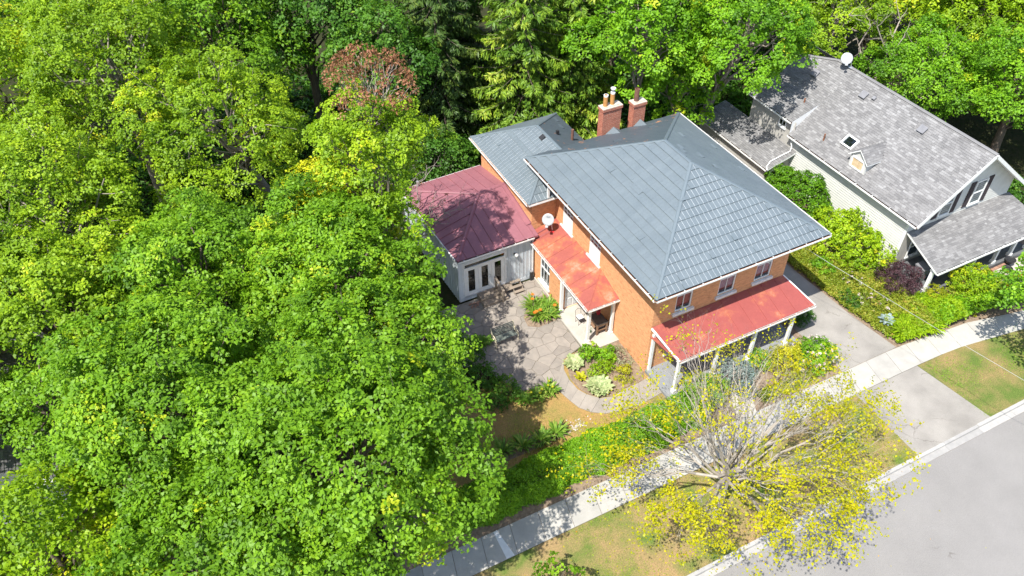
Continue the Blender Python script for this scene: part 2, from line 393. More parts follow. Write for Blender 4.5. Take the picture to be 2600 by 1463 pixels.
class MB:
    """Collects faces; build() links them as ONE mesh object."""
    def __init__(s):
        s.v, s.f, s.mi = [], [], None
    def add(s, vs, fs):
        b = len(s.v)
        s.v += [tuple(p) for p in vs]
        s.f += [tuple(i + b for i in f) for f in fs]
        return s
    def hexa(s, p):
        return s.add(p, [(0, 3, 2, 1), (4, 5, 6, 7), (0, 1, 5, 4), (1, 2, 6, 5), (2, 3, 7, 6), (3, 0, 4, 7)])
    def box(s, x0, y0, z0, x1, y1, z1):
        x0, x1, y0, y1, z0, z1 = min(x0, x1), max(x0, x1), min(y0, y1), max(y0, y1), min(z0, z1), max(z0, z1)
        return s.hexa([(x0, y0, z0), (x1, y0, z0), (x1, y1, z0), (x0, y1, z0), (x0, y0, z1), (x1, y0, z1), (x1, y1, z1), (x0, y1, z1)])
    def fbox(s, F, u0, u1, n0, n1, z0, z1):
        """box in a wall frame F = (origin, along, outward)"""
        O, U, N = F
        q = lambda u, n, z: O + U * u + N * n + Vector((0, 0, z))
        P = [q(u0, n0, z0), q(u1, n0, z0), q(u1, n1, z0), q(u0, n1, z0), q(u0, n0, z1), q(u1, n0, z1), q(u1, n1, z1), q(u0, n1, z1)]
        return s.hexa(P)
    def beam(s, a, b, w, h, up=Vector((0, 0, 1))):
        """square bar from a to b"""
        a, b = Vector(a), Vector(b)
        d = (b - a).normalized()
        sx = d.cross(up)
        if sx.length < 1e-4:
            sx = Vector((1, 0, 0))
        sx.normalize()
        sz = sx.cross(d).normalized()
        P = []
        for e in (a, b):
            P += [e - sx * w / 2 - sz * h / 2, e + sx * w / 2 - sz * h / 2, e + sx * w / 2 + sz * h / 2, e - sx * w / 2 + sz * h / 2]
        return s.hexa(P)
    def prism(s, poly, d):
        """polygon swept along d"""
        n = len(poly)
        d = Vector(d)
        A = [Vector(p) for p in poly]
        return s.add(A + [p + d for p in A], [tuple(range(n))[::-1], tuple(range(n, 2 * n))] + [(i, (i + 1) % n, n + (i + 1) % n, n + i) for i in range(n)])
    def face(s, pts):
        return s.add(pts, [tuple(range(len(pts)))])
    def tube(s, pts, rad, n=6, cap=True):
        pts = [Vector(p) for p in pts]
        if isinstance(rad, (int, float)):
            rad = [rad] * len(pts)
        vs, fs = [], []
        prev = None
        for i, p in enumerate(pts):
            d = (pts[min(i + 1, len(pts) - 1)] - pts[max(i - 1, 0)])
            if d.length < 1e-6:
                d = Vector((0, 0, 1))
            d.normalize()
            a = prev if prev is not None else (Vector((1, 0, 0)) if abs(d.x) < 0.9 else Vector((0, 1, 0)))
            x = (a - d * a.dot(d))
            if x.length < 1e-5:
                x = d.orthogonal()
            x.normalize()
            prev = x
            y = d.cross(x)
            for k in range(n):
                t = 2 * math.pi * k / n
                vs.append(p + (x * math.cos(t) + y * math.sin(t)) * rad[i])
        for i in range(len(pts) - 1):
            for k in range(n):
                fs.append((i * n + k, i * n + (k + 1) % n, (i + 1) * n + (k + 1) % n, (i + 1) * n + k))
        if cap:
            fs.append(tuple(range(n))[::-1])
            fs.append(tuple(range((len(pts) - 1) * n, len(pts) * n)))
        return s.add(vs, fs)
    def lathe(s, c, prof, n=16, axis=Vector((0, 0, 1))):
        c = Vector(c)
        axis = axis.normalized()
        x = axis.orthogonal().normalized()
        y = axis.cross(x)
        vs, fs = [], []
        for r, h in prof:
            for k in range(n):
                t = 2 * math.pi * k / n
                vs.append(c + axis * h + (x * math.cos(t) + y * math.sin(t)) * r)
        for i in range(len(prof) - 1):
            for k in range(n):
                fs.append((i * n + k, i * n + (k + 1) % n, (i + 1) * n + (k + 1) % n, (i + 1) * n + k))
        return s.add(vs, fs)
    def build(s, name, mat, parent=None, local=False, label=None, smooth=False, **props):
        me = bpy.data.meshes.new(name)
        me.from_pydata(s.v, [], s.f)
        if smooth:
            me.polygons.foreach_set('use_smooth', [True] * len(me.polygons))
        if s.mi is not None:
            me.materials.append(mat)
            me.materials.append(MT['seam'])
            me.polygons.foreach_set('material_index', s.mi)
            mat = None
        me.update()
        return link(name, me, mat, parent, local, label, **props)

def link(name, me, mat=None, parent=None, local=False, label=None, **props):
    if mat is not None:
        me.materials.append(mat)
    o = bpy.data.objects.new(name, me)
    col.objects.link(o)
    if parent is not None:
        o.parent = parent
        if local:
            WM[o.name] = WM[parent.name].copy()
        else:
            o.matrix_parent_inverse = WM[parent.name].inverted()
            WM[o.name] = Matrix.Identity(4)
    else:
        WM[o.name] = Matrix.Identity(4)
    if label:
        o['label'] = label
    for k, v in props.items():
        o[k] = v
    return o

def thing(name, label, cat, loc=(0, 0, 0), rz=0.0, group=None):
    o = bpy.data.objects.new(name, None)
    col.objects.link(o)
    o.empty_display_size = 0.3
    o.location = loc
    o.rotation_euler = (0, 0, rz)
    WM[o.name] = Matrix.Translation(loc) @ Matrix.Rotation(rz, 4, 'Z')
    o['label'] = label
    o['category'] = cat
    if group:
        o['group'] = group
    return o

def tag(o, label, cat, group=None):
    o['label'] = label
    o['category'] = cat
    if group:
        o['group'] = group
    return o

def kids(o):
    return [c for c in bpy.data.objects if c.parent == o]

def dup(root, loc, rz=0.0, label=None, group=None, scale=None):
    r = root.copy()
    col.objects.link(r)
    r.location = loc
    r.rotation_euler = (0, 0, rz)
    if scale:
        r.scale = (scale,) * 3
    if label:
        r['label'] = label
    if group:
        r['group'] = group
    for ch in kids(root):
        c = ch.copy()
        col.objects.link(c)
        c.parent = r
        for g in kids(ch):
            d = g.copy()
            col.objects.link(d)
            d.parent = c
    return r

def V(*a):
    return Vector(a)

def clip(poly, a, b, c):
    """keep the part of a 2D polygon where a*x + b*y <= c"""
    out = []
    for i in range(len(poly)):
        p, q = poly[i], poly[(i + 1) % len(poly)]
        dp, dq = a * p[0] + b * p[1] - c, a * q[0] + b * q[1] - c
        if dp <= 0:
            out.append(p)
        if (dp < 0 < dq) or (dq < 0 < dp):
            t = dp / (dp - dq)
            out.append((p[0] + t * (q[0] - p[0]), p[1] + t * (q[1] - p[1])))
    return out

def area2(p):
    return 0.5 * sum(p[i][0] * p[(i + 1) % len(p)][1] - p[(i + 1) % len(p)][0] * p[i][1] for i in range(len(p)))

def clip_convex(poly, conv):
    """poly (2D) inside a convex counter-clockwise polygon"""
    for i in range(len(conv)):
        p, q = conv[i], conv[(i + 1) % len(conv)]
        a, b = (q[1] - p[1]), -(q[0] - p[0])
        poly = clip(poly, a, b, a * p[0] + b * p[1])
        if len(poly) < 3:
            return []
    return poly

def inset(poly, d):
    """shrink a convex polygon by d"""
    if area2(poly) < 0:
        poly = poly[::-1]
    out = poly
    n = len(poly)
    for i in range(n):
        p, q = poly[i], poly[(i + 1) % n]
        ex, ey = q[0] - p[0], q[1] - p[1]
        l = math.hypot(ex, ey)
        if l < 1e-6:
            continue
        a, b = ey / l, -ex / l
        out = clip(out, a, b, a * p[0] + b * p[1] - d)
        if len(out) < 3:
            return []
    return out

class Plane3:
    """a sloping roof plane: O at an eave end, U along the eave, S up the slope, N outward"""
    def __init__(s, O, E, top):
        s.O = Vector(O)
        s.U = (Vector(E) - s.O).normalized()
        d = Vector(top) - s.O
        s.S = (d - s.U * d.dot(s.U)).normalized()
        s.N = s.U.cross(s.S).normalized()
        if s.N.z < 0:
            s.N = -s.N
    def to2(s, p):
        d = Vector(p) - s.O
        return (d.dot(s.U), d.dot(s.S))
    def to3(s, u, v, n=0.0):
        return s.O + s.U * u + s.S * v + s.N * n

def tiles_on(P, poly3, cw, ch, lift=0.032, rib=0.018, seed=0, offset=0.0, gap=0.008, ribside=-1):
    """metal roof tiles on plane P inside polygon poly3: list of (2D area, verts, faces)"""
    rnd = random.Random(seed)
    poly = [P.to2(p) for p in poly3]
    if area2(poly) < 0:
        poly = poly[::-1]
    us = [p[0] for p in poly]
    vs = [p[1] for p in poly]
    out = []
    j = 0
    v = min(vs)
    while v < max(vs):
        sh = (offset * (j % 2)) * cw
        i = math.floor((min(us) - sh) / cw)
        while i * cw + sh < max(us):
            u0, u1 = i * cw + sh, (i + 1) * cw + sh
            cell = [(u0 + gap / 2, v), (u1 - gap / 2, v), (u1 - gap / 2, v + ch), (u0 + gap / 2, v + ch)]
            c = clip_convex(cell, poly)
            i += 1
            if len(c) < 3 or abs(area2(c)) < 0.004:
                continue
            jit = rnd.uniform(-0.004, 0.004) + (0.045 if rnd.random() < .018 else 0)
            top, bot = [], []
            for q in c:
                k = (q[1] - v) / ch
                top.append(P.to3(q[0], q[1], lift * (1 - k) + 0.006 + jit * (1 - k)))
                bot.append(P.to3(q[0], q[1], 0.0))
            n = len(c)
            vv = bot + top
            ff = [tuple(range(n, 2 * n))] + [(a, (a + 1) % n, n + (a + 1) % n, n + a) for a in range(n)]
            nplain = len(ff)
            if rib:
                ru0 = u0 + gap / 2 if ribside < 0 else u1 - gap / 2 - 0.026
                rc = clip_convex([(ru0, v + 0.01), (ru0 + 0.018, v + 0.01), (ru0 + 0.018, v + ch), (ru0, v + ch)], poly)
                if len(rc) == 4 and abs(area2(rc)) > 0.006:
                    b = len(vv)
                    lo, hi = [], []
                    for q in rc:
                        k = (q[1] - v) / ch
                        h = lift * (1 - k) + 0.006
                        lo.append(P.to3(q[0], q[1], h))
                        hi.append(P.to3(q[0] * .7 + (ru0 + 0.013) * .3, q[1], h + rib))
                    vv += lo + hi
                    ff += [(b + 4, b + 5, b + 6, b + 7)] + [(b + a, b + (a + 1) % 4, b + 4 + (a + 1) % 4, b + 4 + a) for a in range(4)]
            out.append((abs(area2(c)), vv, ff, nplain))
        v += ch
        j += 1
    return out

def fast_mesh(name, verts, quads, tint=None):
    me = bpy.data.meshes.new(name)
    nv, nf = len(verts), len(quads)
    k = quads.shape[1]
    me.vertices.add(nv)
    me.vertices.foreach_set('co', verts.astype(np.float32).ravel())
    me.loops.add(nf * k)
    me.loops.foreach_set('vertex_index', quads.astype(np.int32).ravel())
    me.polygons.add(nf)
    me.polygons.foreach_set('loop_start', np.arange(0, nf * k, k, dtype=np.int32))
    if tint is not None:
        a = me.attributes.new('tint', 'FLOAT', 'FACE')
        a.data.foreach_set('value', np.clip(tint, 0, 1).astype(np.float32))
    me.update()
    return me

def leaf_quads(P, N, size, rng, aspect=0.62, fold=0.12, T=None):
    """one folded diamond leaf per row of P with normal N"""
    n = len(P)
    N = N / np.maximum(np.linalg.norm(N, axis=1, keepdims=True), 1e-6)
    if T is None:
        T = rng.normal(size=(n, 3))
    T = T - N * np.sum(T * N, axis=1, keepdims=True)
    T /= np.maximum(np.linalg.norm(T, axis=1, keepdims=True), 1e-6)
    B = np.cross(N, T)
    s = size[:, None]
    asp = (aspect * rng.uniform(0.8, 1.2, n))[:, None]
    v = np.empty((n, 4, 3))
    v[:, 0] = P - T * s * 0.5
    v[:, 1] = P + B * s * asp * 0.5 + N * s * fold - T * s * 0.08
    v[:, 2] = P + T * s * 0.5 - N * s * 0.06
    v[:, 3] = P - B * s * asp * 0.5 + N * s * fold - T * s * 0.08
    q = np.arange(n * 4).reshape(n, 4)
    return v.reshape(-1, 3), q

def unit(a):
    return a / np.maximum(np.linalg.norm(a, axis=-1, keepdims=True), 1e-6)

def fib(n, rng):
    i = np.arange(n) + 0.5
    ph = np.arccos(1 - 2 * i / n)
    th = math.pi * (1 + 5 ** 0.5) * i + rng.uniform(0, 6.28)
    return np.stack([np.cos(th) * np.sin(ph), np.sin(th) * np.sin(ph), np.cos(ph)], 1)

def spray_leaves(C, D, rng, per, rad, leaf, up=0.7, noise_n=0.38, tint=None, droop=0.25, flat=0.12):
    """leafy sprays: discs of leaves at centres C facing mostly up and along D; returns P, N, size, tint"""
    n = len(C)
    nrm = unit(np.array([0, 0, up]) + D * (1 - up * 0.45) + rng.normal(size=(n, 3)) * 0.16)
    a = unit(np.cross(nrm, rng.normal(size=(n, 3))))
    b = np.cross(nrm, a)
    idx = np.repeat(np.arange(n), per)
    m = len(idx)
    r = np.sqrt(rng.uniform(0, 1, m)) * rad * rng.uniform(0.65, 1.25, n)[idx]
    th = rng.uniform(0, 6.283, m)
    P = C[idx] + a[idx] * (r * np.cos(th))[:, None] + b[idx] * (r * np.sin(th) * 0.8)[:, None]
    P += nrm[idx] * (rng.normal(size=m) * flat * rad)[:, None]
    P[:, 2] -= droop * (r / rad) ** 2 * rad
    N = unit(nrm[idx] + rng.normal(size=(m, 3)) * noise_n)
    size = leaf * rng.uniform(0.7, 1.3, m)
    t = rng.normal(0.42, 0.2, n)[idx] * 0.6 + rng.normal(0.42, 0.22, m) * 0.4
    if tint is not None:
        t = t + tint[idx]
    return P, N, size, t

def crown_points(rng, c, r, lobes, lobe_r, dens, zmin=-0.6, gaps=False):
    """sprays spread over a heap of lobes that fills an ellipsoid crown"""
    c, r = np.array(c, float), np.array(r, float)
    d = fib(int(lobes * 1.25), rng)
    d = d[d[:, 2] > zmin][:lobes + 8]
    d = unit(d + rng.normal(size=d.shape) * 0.12)
    mr = float(np.mean(r))
    seed_ = rng.uniform(0, 6)
    rad = rng.uniform(0.5, 0.88, len(d))
    lc = c + d * r * rad[:, None]
    lr = lobe_r * mr * rng.uniform(0.7, 1.3, len(d))
    C, D, LT = [], [], []
    for k in range(len(d)):
        n = max(6, int(4 * math.pi * lr[k] ** 2 * dens))
        q = unit(rng.normal(size=(n, 3)))
        o = unit(d[k] * 0.6 + np.array([0, 0, 0.65]))
        q = q[(q @ o) > rng.uniform(-0.55, 0.25, n)]
        rr = lr[k] * rng.uniform(0.72, 1.08, len(q))
        cc = lc[k] + q * rr[:, None] * np.array([1, 1, 0.82])
        if gaps:
            g = np.sin(cc[:, 0] * 2.1 + 3 * seed_) * np.sin(cc[:, 1] * 2.3 + seed_) + np.sin(cc[:, 2] * 2.0 + cc[:, 0] * .9) * .6
            kk = g > -0.88 + rng.normal(0, .2, len(cc))
            cc, q = cc[kk], q[kk]
        C.append(cc)
        D.append(q)
        LT.append(np.full(len(q), rng.normal(0, 0.15)) + np.where(rng.uniform(0, 1, len(q)) < .02, .4, 0))
    return np.concatenate(C), np.concatenate(D), np.concatenate(LT), lc, lr

def branch(mb, a, b, r0, r1, rng, n=5, bow=0.12, sides=6):
    a, b = np.array(a, float), np.array(b, float)
    L_ = np.linalg.norm(b - a)
    t = np.linspace(0, 1, n)
    off = rng.normal(size=(n, 3)) * L_ * 0.035
    off[0] = off[-1] = 0
    pts = a + (b - a) * t[:, None] + off
    pts[:, 2] += np.sin(t * math.pi) * L_ * bow
    mb.tube(pts, list(r0 + (r1 - r0) * t), sides, cap=False)
    return pts

def tree(name, label, base, c, r, mat, seed, leaf=0.2, lobes=26, lobe_r=0.36, dens=1.7, per=26, spray=0.5, bark='bark',
         trunk_r=0.28, group=None, tint_fn=None, twigs=0, cat='tree', zmin=-0.6, up=0.7, limbs=True, extra=None):
    rng = np.random.default_rng(seed)
    root = thing(name, label, cat, base, 0, group)
    C, D, LT, lc, lr = crown_points(rng, c, r, lobes, lobe_r, dens, zmin, True)
    t0 = LT if tint_fn is None else LT + tint_fn(C)
    P, N, S, T = spray_leaves(C, D, rng, per, spray, leaf, up, tint=t0)
    v, q = leaf_quads(P, N, S, rng)
    link('crown', fast_mesh('crown', v, q, T), mat, root, kind='stuff')
    mb = MB()
    b = np.array(base, float)
    ctr = np.array(c, float)
    top = ctr + np.array([0, 0, r[2] * 0.35])
    pts = [b, b * 0.6 + np.array([ctr[0], ctr[1], b[2]]) * 0.4 + np.array([0, 0, (ctr[2] - b[2]) * 0.45]), ctr, top]
    mb.tube(pts, [trunk_r * 1.25, trunk_r, trunk_r * 0.6, trunk_r * 0.2], 8, cap=False)
    if limbs:
        for k in range(len(lc)):
            h = rng.uniform(0.3, 0.95)
            st = b + (ctr - b) * h
            pp = branch(mb, st, lc[k], trunk_r * 0.34, 0.03, rng, 5, 0.08, 5)
            for _ in range(twigs):
                dd = unit(rng.normal(size=3) + np.array([0, 0, 0.5]))
                branch(mb, pp[3], lc[k] + dd * lr[k] * 0.95, 0.028, 0.008, rng, 4, 0.03, 4)
    mb.build('trunk', MT[bark], root, smooth=True)
    if extra:
        extra(root, rng)
    return root

def shrub(name, label, c, r, mat, seed, leaf=0.09, lobes=14, lobe_r=0.42, dens=9, per=16, spray=0.16, group=None, cat='shrub', flower=None, nflower=0, fleaf=0.06, twig=True, up=0.6, tint=0.0):
    """bush whose crown ellipsoid is centred at c with radii r; the base stands below it"""
    rng = np.random.default_rng(seed)
    base = (c[0], c[1], max(0.0, c[2] - r[2]))
    root = thing(name, label, cat, base, 0, group)
    C, D, LT, lc, lr = crown_points(rng, c, r, lobes, lobe_r, dens, -0.75)
    P, N, S, T = spray_leaves(C, D, rng, per, spray, leaf, up, tint=LT + tint, noise_n=0.5)
    k = P[:, 2] > base[2] + 0.02
    P, N, S, T = P[k], N[k], S[k], T[k]
    v, q = leaf_quads(P, N, S, rng)
    link('foliage', fast_mesh('foliage', v, q, T), mat, root, kind='stuff')
    if twig:
        mb = MB()
        for j in range(len(lc)):
            branch(mb, np.array(base) + rng.normal(size=3) * np.array([.06, .06, 0]), lc[j], 0.022, 0.008, rng, 4, 0.05, 4)
        mb.build('stem', MT['bark'], root)
    if flower is not None:
        sel = rng.choice(len(C), min(nflower, len(C)), replace=False)
        hi = sel[np.argsort(-(C[sel] - np.array(c)) @ np.array([-.25, -.35, 0.9]))]
        P, N, S, T = spray_leaves(C[hi] + D[hi] * 0.06, D[hi], rng, 14, spray * 0.6, fleaf, 0.5, noise_n=0.7)
        v, q = leaf_quads(P, N, S, rng, 0.9)
        link('blossom', fast_mesh('blossom', v, q, T), flower, root, kind='stuff')
    return root

def strap_plant(name, label, c, n, length, width, mat, seed, spread=1.0, cat='plant', group=None, rise=0.6, flower=None, nflower=0, fsize=0.1, fh=0.75, rad=0.12):
    """arching strap or oval leaves from one crown"""
    rng = np.random.default_rng(seed)
    root = thing(name, label, cat, c, 0, group)
    seg = 4
    vs, qs, ts = [], [], []
    for i in range(n):
        a = rng.uniform(0, 6.283)
        L_ = length * rng.uniform(0.6, 1.1)
        st = rng.uniform(0.55, 1.25) * spread
        p0 = np.array(c, float) + np.array([math.cos(a), math.sin(a), 0]) * rng.uniform(0, rad)
        side = np.array([-math.sin(a), math.cos(a), 0])
        w = width * rng.uniform(0.7, 1.2)
        b = len(vs)
        for k in range(seg + 1):
            t = k / seg
            h = L_ * rise * (math.sin(min(t * 1.9, 2.4)) * 0.9)
            o = p0 + np.array([math.cos(a), math.sin(a), 0]) * L_ * t * st * 0.75 + np.array([0, 0, 0.02 + max(h, -0.01)])
            ww = w * (0.35 + 1.3 * math.sin(math.pi * min(0.06 + t * 0.94, 0.97)))  * 0.5
            vs.append(o - side * ww)
            vs.append(o + side * ww + np.array([0, 0, ww * 0.3]))
        tt = rng.normal(0.45, 0.2)
        for k in range(seg):
            qs.append((b + 2 * k, b + 2 * k + 1, b + 2 * k + 3, b + 2 * k + 2))
            ts.append(tt + 0.1 * k / seg)
    link('foliage', fast_mesh('foliage', np.array(vs), np.array(qs), np.array(ts)), mat, root, kind='stuff')
    for i in range(nflower):
        a, rr = rng.uniform(0, 6.283), rng.uniform(0.1, 0.62) * length
        p = np.array(c, float) + np.array([math.cos(a) * rr, math.sin(a) * rr, fh * rng.uniform(0.8, 1.15)])
        mb = MB()
        mb.tube([np.array(c, float), p], 0.008, 4)
        mb.build('stalk', L['strap'], root)
        m = 7
        ang = np.arange(m) * 6.283 / m + rng.uniform(0, 1)
        T = np.stack([np.cos(ang), np.sin(ang), np.full(m, 0.35)], 1)
        N = np.stack([-np.cos(ang) * .4, -np.sin(ang) * .4, np.ones(m)], 1)
        v, q = leaf_quads(p + unit(T) * fsize * 0.45, N, np.full(m, fsize), rng, 0.7, 0.05, T)
        link('flower', fast_mesh('flower', v, q, rng.uniform(0, 1, m)), flower, root)
    return root

def carpet(name, poly, h, mat, seed, n, leaf, per=10, spray=0.12, hill=None):
    """uncountable low planting over a 2D polygon"""
    rng = np.random.default_rng(seed)
    xs, ys = [p[0] for p in poly], [p[1] for p in poly]
    pts = rng.uniform((min(xs), min(ys)), (max(xs), max(ys)), (n * 4, 2))
    ins = np.zeros(len(pts), bool)
    j = len(poly) - 1
    for i in range(len(poly)):
        xi, yi, xj, yj = *poly[i], *poly[j]
        cr = ((yi > pts[:, 1]) != (yj > pts[:, 1])) & (pts[:, 0] < (xj - xi) * (pts[:, 1] - yi) / (yj - yi + 1e-9) + xi)
        ins ^= cr
        j = i
    pts = pts[ins][:n]
    bump = 0.5 + 0.25 * np.sin(pts[:, 0] * 2.3 + seed) + 0.25 * np.sin(pts[:, 1] * 2.9 + pts[:, 0] * 1.1)
    z = h * (0.35 + 0.65 * bump) * rng.uniform(0.55, 1.1, len(pts))
    if hill:
        z = z + hill(pts)
    C = np.column_stack([pts, z])
    D = unit(rng.normal(size=(len(C), 3)) * 0.6 + np.array([0, 0, 0.5]))
    P, N, S, T = spray_leaves(C, D, rng, per, spray, leaf, 0.6, noise_n=0.55, tint=(bump - 0.5) * 0.25)
    v, q = leaf_quads(P, N, S, rng)
    return link(name, fast_mesh(name, v, q, T), mat, None, kind='stuff')

# ---------------------------------------------------------------- ground, road, pavement
def sheet(name, poly, z, mat):
    mb = MB()
    mb.face([(x, y, z) for x, y in poly])
    return mb.build(name, mat, None, kind='structure')

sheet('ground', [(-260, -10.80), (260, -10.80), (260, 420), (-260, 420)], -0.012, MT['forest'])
sheet('far_ground', [(-260, -160), (260, -160), (260, -24.0), (-260, -24.0)], -0.012, MT['lawn_green'])
sheet('road', [(-260, -24.0), (260, -24.0), (260, -11.24), (-260, -11.24)], -0.115, MT['road'])
sheet('lawn', [(-14, -4.85), (0.4, -4.85), (0.4, 3.0), (-14, 3.0)], -0.008, MT['lawn'])
sheet('yard_soil', [(0.4, -4.91), (13.5, -4.91), (17, -5.24), (18.5, -5.34), (22.2, -6.15), (30, -7.2), (32, 14), (9.5, 14), (0.4, 12)], -0.006, MT['soil'])
sheet('verge', [(-60, -10.74), (9.06, -10.74), (9.12, -6.44), (-60, -6.44)], -0.002, MT['verge'])
sheet('verge', [(14.25, -10.74), (60, -10.74), (60, -7.9), (23, -7.4), (18, -6.7), (16.5, -6.5), (13.62, -6.44)], -0.002, MT['lawn_green'])
sheet('hedge_bed', [(-16, -4.92), (0.5, -4.92), (0.5, -4.3), (-7, -4.3), (-7, -2.2), (-16, -2.2)], -0.004, MT['soil'])
sheet('driveway', [(9.4, 9.5), (12.8, 9.5), (12.9, 3.2), (13.1, 0.3), (13.2, -1.7), (13.62, -4.9), (9.62, -4.9), (9.75, -4.2), (9.5, -1.6)], 0.002, MT['drive'])
sheet('driveway_apron', [(9.12, -6.44), (13.6, -6.44), (14.25, -10.74), (9.05, -10.74)], 0.002, MT['drive'])

# pavement of cast slabs
pav = sheet('pavement', [(-60, -6.43), (13.7, -6.43), (16.5, -6.5), (18.0, -6.7), (23, -7.45), (40, -10.2), (40, -8.7), (22.2, -6.15), (18.5, -5.35), (17.1, -5.25), (15.4, -5.1), (13.5, -4.92), (-60, -4.92)], -0.001, MT['joint'])
up_e = [(-60, -4.93), (13.5, -4.93), (15.4, -5.1), (17.1, -5.25), (18.5, -5.36), (22.2, -6.17), (40, -8.7)]
lo_e = [(-60, -6.42), (13.7, -6.42), (16.5, -6.49), (18.0, -6.69), (23, -7.44), (40, -10.2)]
def yat(e, x):
    return float(np.interp(x, [p[0] for p in e], [p[1] for p in e]))
x = -30.0
rs = random.Random(5)
k = 0
while x < 30:
    w = 1.47
    narrow = abs(x + 11.61) < 0.7
    x2 = x + w
    mb = MB()
    t = 0.016 + rs.uniform(0, 0.006)
    sk = 0.16                       # joints lie a little askew
    a, b = x + 0.012, x2 - 0.012
    mb.prism([(a - sk, yat(lo_e, a), 0), (b - sk, yat(lo_e, b), 0), (b + sk, yat(up_e, b), 0), (a + sk, yat(up_e, a), 0)], (0, 0, t))
    mb.build('paving_slab', MT['concrete'], pav)
    x = x2
    k += 1
mb = MB()
mb.prism([(-11.62, -6.41, 0.02), (-11.22, -6.41, 0.02), (-11.40, -4.94, 0.02), (-11.58, -4.94, 0.02)], (0, 0, 0.008))
mb.build('patch_strip', simple('fresh_pale_concrete', (0.66, 0.66, 0.65), (0.6, 0.6, 0.59), 3, 0.9, 0.2), pav, label='pale mended strip across the pavement')

# kerb stones with a flat gutter pan, dropped where the drive crosses
kerb = sheet('kerb', [(-60, -11.24), (60, -11.24), (60, -10.72), (-60, -10.72)], -0.118, MT['joint'])
x = -30.0
while x < 40:
    x2 = x + 2.4
    drop = 0.03 if (9.0 < (x + x2) / 2 < 14.3) else 0.0
    mb = MB()
    mb.prism([(x + .006, -10.90, -0.117), (x + .006, -10.72, -0.117), (x + .006, -10.725, 0.03 - drop), (x + .006, -10.865, 0.03 - drop), (x + .006, -10.885, 0.01 - drop)], (x2 - x - .012, 0, 0))
    mb.build('kerb_stone', MT['kerb'], kerb)
    mb = MB()
    mb.box(x + .006, -11.23, -0.117, x2 - .006, -10.905, -0.098)
    mb.build('gutter_pan', MT['kerb'], kerb)
    x = x2

# ---------------------------------------------------------------- flagstone patio
pat_poly = [(-9.6, 9.4), (-9.6, 5.2), (-7.6, 4.4), (-7.35, 3.3), (-6.57, 1.85), (-4.76, 1.44), (-3.9, 2.1), (-3.47, 2.8), (-2.15, 3.2), (-2.12, 6.0), (-1.8, 6.15), (-1.8, 9.4)]
patio = sheet('patio', pat_poly, 0.0, MT['joint'])
rs = random.Random(11)
seeds = []
tries = 0
while len(seeds) < 150 and tries < 9000:
    tries += 1
    q = (rs.uniform(-9.8, -1.6), rs.uniform(1.2, 9.6))
    if all((q[0] - s[0]) ** 2 * 0.8 + (q[1] - s[1]) ** 2 * 1.15 > rs.uniform(0.30, 0.86) ** 2 for s in seeds):
        seeds.append(q)
for i, s in enumerate(seeds):
    c = pat_poly
    for j, q in enumerate(seeds):
        if i != j and (s[0] - q[0]) ** 2 + (s[1] - q[1]) ** 2 < 9:
            a, b = q[0] - s[0], q[1] - s[1]
            c = clip(c, a, b, a * (s[0] + q[0]) / 2 + b * (s[1] + q[1]) / 2)
            if len(c) < 3:
                break
    if len(c) < 3:
        continue
    if area2(c) < 0:
        c = c[::-1]
    cx, cy = sum(p[0] for p in c) / len(c), sum(p[1] for p in c) / len(c)
    c2 = []
    for p in c:                      # joints: every corner pulled in, a little unevenly
        d = math.hypot(p[0] - cx, p[1] - cy) + 1e-6
        g = min(0.3, (0.007 + rs.uniform(0, 0.018)) / d)
        c2.append((p[0] + (cx - p[0]) * g, p[1] + (cy - p[1]) * g))
    if abs(area2(c2)) < 0.03:
        continue
    mb = MB()
    tx, ty = rs.uniform(-.008, .008), rs.uniform(-.008, .008)
    n = len(c2)
    h = 0.024 + rs.uniform(0, 0.01)
    mb.add([(p[0], p[1], 0.001) for p in c2] + [(p[0] + (cx - p[0]) * .012, p[1] + (cy - p[1]) * .012, h + (p[0] - cx) * tx + (p[1] - cy) * ty) for p in c2],
           [tuple(range(n, 2 * n))] + [(a, (a + 1) % n, n + (a + 1) % n, n + a) for a in range(n)])
    mb.build('flagstone', MT['stone'], patio)

# curved path from the patio to the front steps
in_e = [(-3.47, 2.8), (-3.82, 2.15), (-3.92, 1.4), (-3.85, 0.6), (-3.6, 0.1), (-3.1, -0.45), (-2.4, -0.68), (-1.6, -0.52), (-0.7, -0.50), (0.3, -0.35)]
out_e = [(-4.76, 1.44), (-4.80, 1.1), (-4.72, 0.6), (-4.60, 0.1), (-4.42, -0.5), (-4.0, -1.05), (-3.4, -1.46), (-2.5, -1.7), (-1.4, -1.80), (0.3, -1.62)]
path = sheet('garden_path', in_e + out_e[::-1], -0.002, MT['joint'])
for i in range(len(in_e) - 1):
    mb = MB()
    a, b, c, d = in_e[i], in_e[i + 1], out_e[i + 1], out_e[i]
    cx, cy = (a[0] + b[0] + c[0] + d[0]) / 4, (a[1] + b[1] + c[1] + d[1]) / 4
    sc = lambda p, s_=0.985: (cx + (p[0] - cx) * s_, cy + (p[1] - cy) * s_, 0)
    mb.prism([sc(d), sc(c), sc(b), sc(a)], (0, 0, 0.024 + rs.uniform(0, .008)))
    mb.build('path_stone', MT['path'], path)
sheet('garden_bed', [(-3.85, 1.4), (-3.75, 0.5), (-3.5, 0.0), (-3.0, -0.45), (-2.4, -0.64), (-1.6, -0.48), (-0.4, -0.48), (0, 0), (0, 2.6), (-2.1, 2.6), (-2.1, 3.1), (-3.4, 2.75)], 0.03, MT['soil'])
sheet('front_walk', [(0.35, -1.9), (1.6, -2.3), (1.9, -0.3), (0.35, -0.2)], 0.024, MT['slab'])
sheet('front_walk', [(2.5, -4.92), (3.7, -4.92), (5.0, -2.3), (3.6, -2.3)], 0.004, MT['slab'])
pg = MB()
